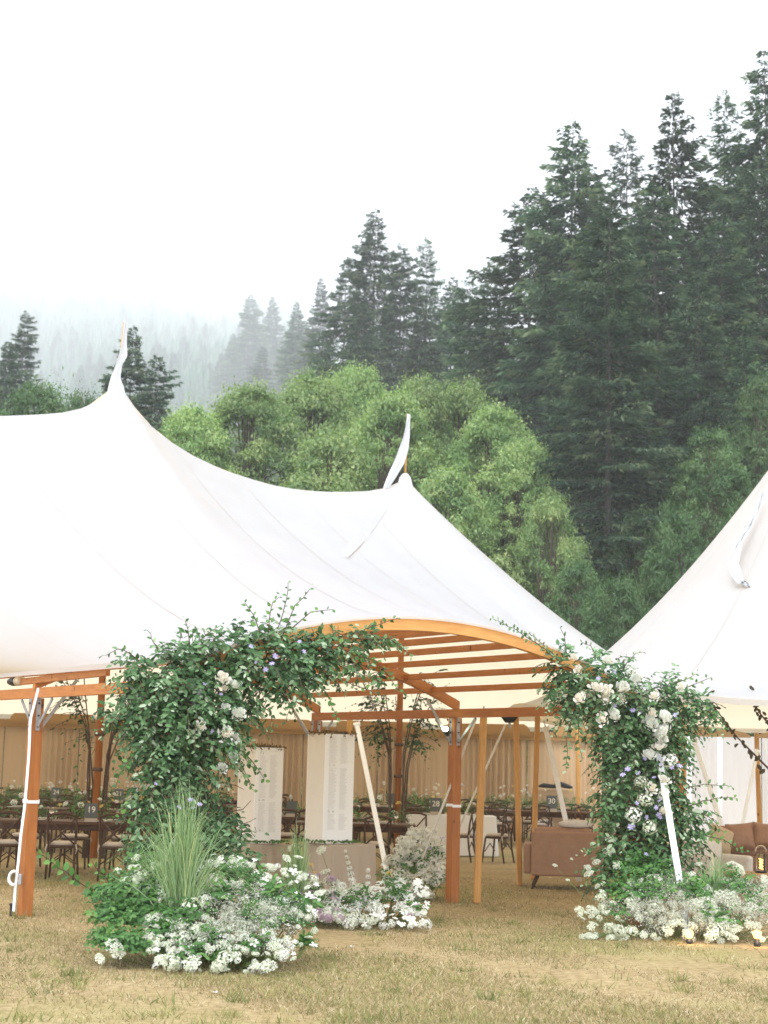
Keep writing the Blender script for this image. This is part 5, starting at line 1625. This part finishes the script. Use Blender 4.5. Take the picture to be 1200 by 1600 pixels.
# the table behind the seating charts
xm = at_y(590, 1290, 26.6)[0]
farm_table(xm - .35, 26.9, 1.9, .95, 0.0, 'dark farm table behind the tall seating chart')
chair(at_y(587, 1310, 25.9)[0], 25.85, .12, 'cross-back chair in front of the strap behind the seating chart', 'single chairs')
chair(at_y(640, 1300, 27.2)[0] + .1, 28.1, math.pi, 'cross-back chair on the inner side of the table behind the seating chart', 'single chairs')
chair(at_y(500, 1310, 25.9)[0], 25.9, -.05, 'cross-back chair mostly hidden by the tall seating chart', 'single chairs')
settings(xm - .35, 26.9, .769, 1.9, .95, 0, 2, 'the table behind the seating chart')
centrepiece(xm - .3, 26.95, .769, 1.5, 0, 321, 'blooming centrepiece right of the tall seating chart', 1.15)
# table between charts
farm_table(at_y(462, 1280, 29)[0], 29.6, 2.4, 1.0, 0, 'dark farm table seen between the two seating charts')
chair(at_y(450, 1300, 28.5)[0], 28.5, 0, 'cross-back chair seen between the two seating charts', 'chairs between the charts')
chair(at_y(478, 1300, 28.5)[0], 28.55, .1, 'cross-back chair seen between the two seating charts', 'chairs between the charts')
number_card(at_y(456, 1250, 29.3)[0], 29.3, .768, '21', 'dark blank-looking card seen between the two seating charts', 1.2, 0.0, True)
centrepiece(at_y(470, 1250, 29.5)[0], 29.6, .769, 2.0, 0, 322, 'leafy centrepiece seen between the two seating charts', 1.2)
# linen table 28
def linen_table(x, y, L, Wd, rz, label, mat, seed):
    t = thing('linen_table', label, 'table', (x, y, 0), rz, 'linen covered tables')
    linen_mesh(L, Wd, .77, seed, .07).build('cloth', mat, t, True)
    return t
x28 = at_y(705, 1270, 32.5)[0]
linen_table(x28, 33.0, 1.75, 1.1, 0, 'pale linen table carrying the number 28 card', M_WLINEN, 5)
settings(x28, 33.0, .772, 1.75, 1.1, 0, 2, 'the linen table')
number_card(at_y(681, 1255, 32.7)[0], 32.7, .771, '28', 'dark card reading 28 on the pale linen table', 1.45)
centrepiece(x28, 33.1, .772, 1.3, 0, 331, 'pale yellow centrepiece on the linen table', 1.3)
chair(at_y(716, 1310, 30.6)[0] + .05, 30.6, 1.25, 'cross-back chair turned sideways beside the thick cedar post', 'chairs at the linen table')
chair(at_y(777, 1310, 30.6)[0], 30.6, 1.0, 'cross-back chair turned sideways between the two pine poles', 'chairs at the linen table')
chair(at_y(665, 1310, 34.3)[0], 34.3, math.pi, 'cross-back chair behind the linen table', 'chairs at the linen table')
# table 30 and its row
for (px, yy, L, nm, sd) in ((870, 38.5, 3.6, 'the table behind the brown sofa', 341), (760, 41.5, 5.0, 'the rear table behind the linen table', 342), (600, 39.0, 3.0, 'the table by the branch-wrapped pole', 343)):
    x0 = at_y(px, 1250, yy)[0]
    farm_table(x0, yy, L, 1.0, 0.0, 'dark farm table, ' + nm)
    n = int(L / .75)
    for k in range(n):
        lx = x0 - L / 2 + .35 + (L - .7) * k / (n - 1)
        chair(lx, yy - 1.0, random.gauss(0, .1), 'cross-back chair backing the lawn at ' + nm, 'near chairs, ' + nm)
        chair(lx, yy + 1.0, math.pi + random.gauss(0, .1), 'cross-back chair facing the lawn at ' + nm, 'inner chairs, ' + nm)
    settings(x0, yy, .769, L, 1.0, 0, int(L / 1.0), nm)
    centrepiece(x0, yy, .769, L * .85, 0, sd, 'leafy centrepiece along ' + nm, 1.5)
number_card(at_y(862, 1240, 38.0)[0], 38.0, .768, '30', 'dark card reading 30 on the table behind the brown sofa', 1.6)
number_card(at_y(612, 1245, 38.5)[0], 38.5, .768, '27', 'dark blank-looking card on the table by the branch-wrapped pole', 1.4, 0.0, True)

# branches tied to the masts
def mast_tree(pk, seed, label, zlo, zhi):
    rg = np.random.default_rng(seed)
    t = thing('tied_branches', label, 'branches', (pk[0], pk[1], 0), 0, 'branches tied to the tent masts')
    mb = MB()
    st, di, le = [], [], []
    for k in range(9):
        a = rg.random() * 6.28
        z1 = zhi - .2 + .8 * rg.random()
        q = np.linspace(0, 1, 8)
        out = .16 + (.15 + .75 * rg.random()) * np.clip((q - .5) * 2, 0, 1) ** 1.5
        pts = np.stack([math.cos(a) * out, math.sin(a) * out, z1 * q], 1) + rg.normal(0, .015, (8, 3))
        pts[0, 2] = 0
        mb.tube(pts, np.linspace(.024, .008, 8), 6)
        for j in range(16):
            qq = .62 + .38 * rg.random()
            p = np.array([np.interp(qq, q, pts[:, i]) for i in range(3)])
            st.append(p); di.append(np.array([math.cos(a), math.sin(a), .4]) + rg.normal(0, .6, 3)); le.append(.25 + .5 * rg.random())
    mb.build('stem', M_TWIG, t, True)
    A, stems = sprigs(st, di, le, .10, rg, .35, .07, -.3)
    V, Fc, r = scatter(LEAF_V, LEAF_F, A[0], A[1], A[2], A[3], A[4], .9)
    o = link('foliage', big_mesh('foliage', V, Fc, M_LEAF, r), t); o['kind'] = 'stuff'
    mb2 = MB()
    for s in stems[::2]:
        mb2.tube(s[::max(1, len(s) // 4)], .005, 3, False)
    mb2.build('twig', M_TWIG, t)
    return t
mast_tree(PK1, 1, 'leafy branches tied around the mast behind table 19', 1.0, 3.0)
mast_tree(PK2, 2, 'leafy branches tied around the mast left of the thick cedar post', 1.0, 3.0)

# black speaker box and lamp under the far beam
sp = at_y(796, 1116, 23.6)
spk = thing('speaker_box', 'black speaker hanging under the porch beam', 'speaker', sp)
bind(MB().box(sp + [0, 0, .02], (.28, .2, .10), None, 1.0).build('case', M_BLACK, None, False, .01), spk)
bind(MB().box(sp + [0, 0, -.07], (.26, .18, .10), None, .45).build('grille', M_BLACK, None, False, .01), spk)
bind(MB().tube([sp + [0, 0, -.1], sp + [.01, 0, -.2]], [.02, .02], 8).build('hook', M_GALV), spk)
lp = UV(PW, BAY, 0) + np.array([-.10, -.06, 0]); lp[2] = at_y(697, 1142, lp[1])[2]
lm = thing('spot_lamp', 'small lit spot lamp clamped to the thick cedar post', 'lamp', lp)
bind(MB().tube([lp + [0, 0, -.05], lp + [-.02, -.05, .01]], [.03, .04], 12).build('housing', M_BLACK, None, True), lm)
bind(MB().lathe([(.0, -.03), (.03, -.02), (.036, 0), (.03, .025), (.0, .032)], lp + [-.03, -.08, .02], 12).build('lens', M_SPOT, None, True), lm)
# dark object on the far table
p = at_y(868, 1229, 41.0)
o = MB().tube([p + [-.42, 0, 0], p + [-.3, 0, .02], p + [-.05, 0, .0], p + [.15, 0, .05], p + [.34, 0, .0], p + [.42, 0, -.01]], [.02, .06, .05, .075, .05, .02], 8).build('instrument_case', M_BLACK, None, True)
tag(o, 'black soft case lying on a covered stand in front of the drapes', 'case')
o = MB().box((p[0], 41.5, (p[2] - .06) / 2), (1.0, .5, p[2] - .06), None, .95).build('covered_stand', M_CURT, None, False, .02)
tag(o, 'burlap-covered stand under the black case', 'stand')

# ------------------------------------------------------------------ lounge
def sofa(loc, rz, L, label, mat, back=True):
    s = thing('sofa', label, 'sofa', loc, rz, 'lounge sofas')
    MB().box((0, 0, .32), (L, .82, .24)).build('base', mat, s, False, .03)
    MB().box((0, -.36, .50), (L, .14, .62)).build('backrest', mat, s, False, .025)
    for sx in (-1, 1):
        MB().box((sx * (L / 2 + .05), .03, .42), (.12, .80, .42)).build('arm', mat, s, False, .03)
        MB().box((sx * L * .245, .06, .50), (L * .47, .66, .14)).build('seat_cushion', mat, s, False, .05)
        MB().box((sx * L * .245, -.20, .70), (L * .47, .17, .34), np.array([[1, 0, 0], [0, .97, -.22], [0, .22, .97]])).build('back_cushion', mat, s, False, .06)
        for sy in (-1, 1):
            MB().tube([(sx * (L / 2 - .10), sy * .30, .20), (sx * (L / 2 - .02), sy * .36, 0)], [.028, .018], 8).build('leg', M_DARKW, s, True)
    return s
sx0 = at_y(822, 1350, 23.9)[0]
sofa((sx0 + .98, 24.2, 0), -.10, 1.75, 'mauve brown sofa turned back to the lawn', M_SOFA)
o = MB().lathe([(.05, -.04), (.22, -.02), (.25, .03), (.16, .075), (.02, .085)], (0, 0, 0), 18).build('folded_throw', M_FUR, None, True)
o.location = (sx0 + .72, 24.05, .895); o.scale = (1, .55, 1)
tag(o, 'pale folded throw lying on top of the brown sofa', 'throw')
sofa((at_y(1210, 1340, 26.2)[0], 26.3, 0), math.pi - .15, 1.9, 'tan leather sofa with cushions facing the lawn', M_SOFAC)
def pillow(loc, rot, s, label, mat):
    n = 13
    u = np.linspace(-1, 1, n)
    mb = MB()
    for sg in (1, -1):
        Gp = np.zeros((n, n, 3))
        for i, a in enumerate(u):
            for j, b_ in enumerate(u):
                k = ((1 - a ** 4) * (1 - b_ ** 4)) ** .6
                Gp[i, j] = [a * s * (1 - .06 * (1 - b_ * b_)), sg * .09 * k, b_ * s * (1 - .06 * (1 - a * a))]
        mb.grid(Gp)
    o = mb.build('throw_pillow', mat, None, True)
    o.location = [float(q) for q in loc]
    o.rotation_euler = rot
    tag(o, label, 'pillow', 'pillows on the tan sofa')
pillow(at_y(1126, 1312, 25.85), (-.25, .35, .2), .21, 'beige pillow leaning at the end of the tan sofa', M_BEIGE)
pillow(at_y(1158, 1308, 25.95), (-.25, -.1, 0), .22, 'tan leather pillow beside the beige pillow', M_SOFAC)
pillow(at_y(1196, 1306, 25.95), (-.25, .1, 0), .20, 'mauve leather pillow next to the tan pillow', M_SOFA)
# armchair with a pale throw nearer the post
ac = at_y(1120, 1350, 22.6)
ch = thing('armchair', 'pale armchair half hidden behind the right flowers', 'armchair', (ac[0], 22.6, 0), math.pi + .5)
MB().box((0, 0, .30), (.62, .62, .22)).build('seat', M_FUR, ch, False, .04)
MB().box((0, -.30, .52), (.62, .12, .50)).build('backrest', M_FUR, ch, False, .04)
for sx in (-1, 1):
    MB().box((sx * .33, 0, .42), (.10, .62, .36)).build('arm', M_FUR, ch, False, .04)
    for sy in (-1, 1):
        MB().tube([(sx * .25, sy * .25, .2), (sx * .28, sy * .28, 0)], [.022, .015], 8).build('leg', M_DARKW, ch, True)
# coffee table, pouf, lantern
ct = at_y(1185, 1358, 21.8)
tb = thing('coffee_table', 'raw oak coffee table carrying the lit lantern', 'table', (ct[0] + .1, 21.8, 0), .1)
for k in range(4):
    MB().box((0, -.27 + .18 * k, .40), (1.05, .176, .045)).build('plank', M_OAK, tb, False, .006)
for sx in (-1, 1):
    for sy in (-1, 1):
        MB().box((sx * .42, sy * .26, .19), (.05, .05, .375)).build('leg', M_OAK, tb)
pf = at_y(1188, 1385, 20.9)
o = MB().lathe([(.20, .0), (.235, .05), (.24, .20), (.21, .26), (.1, .275)], (0, 0, 0), 22).build('pouf', M_LINEN, None, True)
o.location = (pf[0], 20.9, 0)
tag(o, 'pale round pouf in front of the coffee table', 'pouf')
l0 = at_y(1189, 1352, 21.7); lz = .4235
ln_ = thing('lantern', 'glass lantern with rope handle and glowing filament on the coffee table', 'lantern', (l0[0], 21.7, lz))
MB().lathe([(.07, 0), (.075, .005), (.075, .02), (.06, .03)], (0, 0, 0), 16).build('base', M_BLACK, ln_, True)
MB().lathe([(.058, .031), (.06, .04), (.06, .22), (.05, .24)], (0, 0, 0), 18).build('glass_cylinder', M_GLASS, ln_, True)
for k in range(6):
    a = k * math.pi / 3
    MB().tube([(.078 * math.cos(a), .078 * math.sin(a), .01), (.078 * math.cos(a), .078 * math.sin(a), .22), (.04 * math.cos(a), .04 * math.sin(a), .27)], .003, 4).build('wire', M_BLACK, ln_)
MB().tube([(.07 * math.cos(a), 0, .27 + .075 * math.sin(a)) for a in np.linspace(0, math.pi, 9)], .011, 8).build('rope_handle', M_BEIGE, ln_, True)
MB().tube([(.02 * math.cos(a * 2.2), .02 * math.sin(a * 2.2), .05 + .013 * a) for a in np.linspace(0, 10, 24)], .006, 5).build('filament', M_BULB, ln_, True)
# floor lamps in the right mound
for (x, y, Y, lab) in ((1077, 1459, 16.68, 'glowing bulb lamp lying in the right flower mound'), (1183, 1460, 16.60, 'glowing bulb on a black base at the corner of the flower mound')):
    c = at_y(x, y, Y)
    f_ = thing('bulb_lamp', lab, 'lamp', (c[0], Y, 0))
    zc = max(c[2], .06)
    MB().lathe([(.035, .0), (.036, .03), (.022, .045), (.02, zc - .04 if zc > .1 else .05)], (0, 0, 0), 12).build('base', M_BLACK, f_, True)
    MB().lathe([(.012, zc - .045), (.03, zc - .03), (.042, zc), (.034, zc + .028), (.006, zc + .042)], (0, 0, 0), 16).build('bulb', M_BULB, f_, True)
    L = bpy.data.lights.new('bulb_light', 'POINT'); L.energy = 1.3; L.color = (1, .6, .28); L.shadow_soft_size = .05
    lo = link('bulb_light', L, f_); lo.location = (0, -.06, zc + .02)

# bare-branched shoots at the right edge
BR = thing('branch_spray', 'brown-leaved branches reaching in front of the right tent', 'branches', at_y(1200, 1200, 19.5))
rgb = np.random.default_rng(77)
mb = MB()
for pts in ([(1215, 1215), (1180, 1180), (1150, 1150), (1120, 1110), (1103, 1085)], [(1210, 1140), (1190, 1118), (1175, 1095), (1165, 1080)], [(1215, 1100), (1200, 1085), (1180, 1090)]):
    W_ = np.array([at_y(x, y, 19.5) for x, y in pts])
    mb.tube(W_, np.linspace(.014, .005, len(W_)), 5)
    for i in range(len(W_) - 1):
        for k in range(9):
            q = rgb.random()
            p = W_[i] * (1 - q) + W_[i + 1] * q + rgb.normal(0, .03, 3)
            V, Fc, r = scatter(LEAF_V, LEAF_F, np.zeros((1, 3)), np.array([[1.0, 0, 0]]), np.array([[0, 0, 1.0]]), 1.0)
            lo = link('leaf', None) if False else None
            if i == 0 and k == 0 and 'DRY' not in globals():
                DRY = big_mesh('leaf', V, Fc, M_LEAFD, np.array([.5] * len(Fc)))
            lo = link('leaf', DRY)
            x = nrm(rgb.normal(0, 1, 3) + [0, 0, -.6]); y = nrm(np.cross(np.array([0, -1, .3]) + rgb.normal(0, .3, 3), x)); z = np.cross(x, y); s = .06 + .05 * rgb.random()
            lo.parent = BR; lo.matrix_parent_inverse = Matrix.Translation(BR.location).inverted()
            lo.matrix_basis = Matrix([[x[k2] * s, y[k2] * s, z[k2] * s, p[k2]] for k2 in range(3)] + [[0, 0, 0, 1]])
bind(mb.build('branch', M_TWIG, None, True), BR)

# ------------------------------------------------------------------ lawn blades
def lawn(n, mat, name, label, seed, green=False):
    rg = np.random.default_rng(seed)
    Y = 10.2 + 16 * rg.random(n * 3) ** 1.5
    X = (rg.random(n * 3) - .5) * 2 * (.27 * Y + .3) + .02 * Y
    keep = np.ones(n * 3, bool)
    pat = np.sin(X * 1.3 + 2 * np.sin(Y * .6)) + np.sin(Y * 1.1 + 1.4 * np.sin(X * .9)) + .8 * np.sin(X * 3.1 + Y * 2.3) + rg.normal(0, .7, n * 3)
    keep = pat > (.9 if green else -.7)
    X, Y = X[keep][:n], Y[keep][:n]
    m_ = len(X)
    P = np.stack([X, Y, np.full(m_, -.003)], 1)
    d = rg.normal(0, .65, (m_, 3)); d[:, 2] = .55 + .5 * rg.random(m_)
    S = (.018 + .034 * rg.random(m_) ** 1.5) * (1.25 if green else 1)
    tv = [(0, .09, 0), (0, -.09, 0), (1, 0, .1)]
    V, Fc, r = scatter(tv, [(0, 1, 2)], P, d, rg.normal(0, 1, (m_, 3)), S, np.clip(rg.normal(.5, .28, m_), 0, 1), .9)
    o = link(name, big_mesh(name, V, Fc, mat, r))
    o['kind'] = 'stuff'
    o['label'] = label
    o['category'] = 'grass'
lawn(190000, M_GRASS, 'dry_grass', 'short straw-coloured dry grass covering the lawn', 1)
lawn(42000, M_GREENG, 'green_grass', 'patches of greener grass growing in the dry lawn', 2, True)
def tufts(n, seed):
    rg = np.random.default_rng(seed)
    P, D, S, Q = [], [], [], []
    for k in range(n):
        y = 10.6 + 10 * rg.random() ** 1.4
        x = (rg.random() - .5) * 2 * (.25 * y)
        m_ = int(10 + 30 * rg.random())
        r_ = .03 + .07 * rg.random()
        P.append(np.stack([x + rg.normal(0, r_, m_), y + rg.normal(0, r_, m_), np.full(m_, -.003)], 1))
        d = rg.normal(0, .5, (m_, 3)); d[:, 2] = .7
        D.append(d); S.append((.04 + .06 * rg.random()) * (.6 + .7 * rg.random(m_))); Q.append(np.clip(rg.random() * .8 + rg.normal(0, .15, m_), 0, 1))
    for (u, v) in POSTS[:5]:
        c_ = UV(u, v); m_ = 60
        a_ = rg.random(m_) * 6.28
        P.append(np.stack([c_[0] + np.cos(a_) * .11, c_[1] + np.sin(a_) * .11, np.full(m_, -.003)], 1) + rg.normal(0, .015, (m_, 3)) * [1, 1, 0])
        d = rg.normal(0, .4, (m_, 3)); d[:, 2] = .8
        D.append(d); S.append(.05 + .06 * rg.random(m_)); Q.append(rg.random(m_))
    P, D, S, Q = map(np.concatenate, (P, D, S, Q))
    V, Fc, r = scatter([(0, .06, 0), (0, -.06, 0), (1, 0, .15)], [(0, 1, 2)], P, D, rg.normal(0, 1, P.shape), S, Q, .9)
    o = link('grass_tufts', big_mesh('grass_tufts', V, Fc, M_GREENG, r))
    o['kind'] = 'stuff'; o['label'] = 'longer grass tufts and weeds standing in the dry lawn'; o['category'] = 'grass'
tufts(330, 12)
rgp = np.random.default_rng(8)
for (x, y) in [(337, 1552), (550, 1480), (860, 1372)]:
    p = at_z(x, y, .012)
    o = MB().grid(np.array([[[a * .02, b_ * .016, .008 * (a * a + b_ * b_)] for b_ in (-1, 0, 1)] for a in (-1, 0, 1)])).build('fallen_petal', M_FLAG, None, True)
    o.location = [float(q) for q in p]; o.rotation_euler = (0, 0, rgp.random() * 6)
    tag(o, 'white petal fallen on the dry lawn', 'petal', 'petals on the lawn')

# ------------------------------------------------------------------ mist
m, nt, nd, ln, out = nodes_of('mist')
pv = nd.new('ShaderNodeVolumePrincipled')
pv.inputs['Color'].default_value = (0.975, 0.98, 0.985, 1)
pv.inputs['Density'].default_value = 0.00062
pv.inputs['Anisotropy'].default_value = 0.0
ln.new(pv.outputs[0], out.inputs['Volume'])
hz = MB().box((0, 1590, 519), (2960, 3300, 1040)).build('haze', m)
hz['kind'] = 'stuff'
hz['label'] = 'pale even mist filling the valley air'
hz['category'] = 'mist'
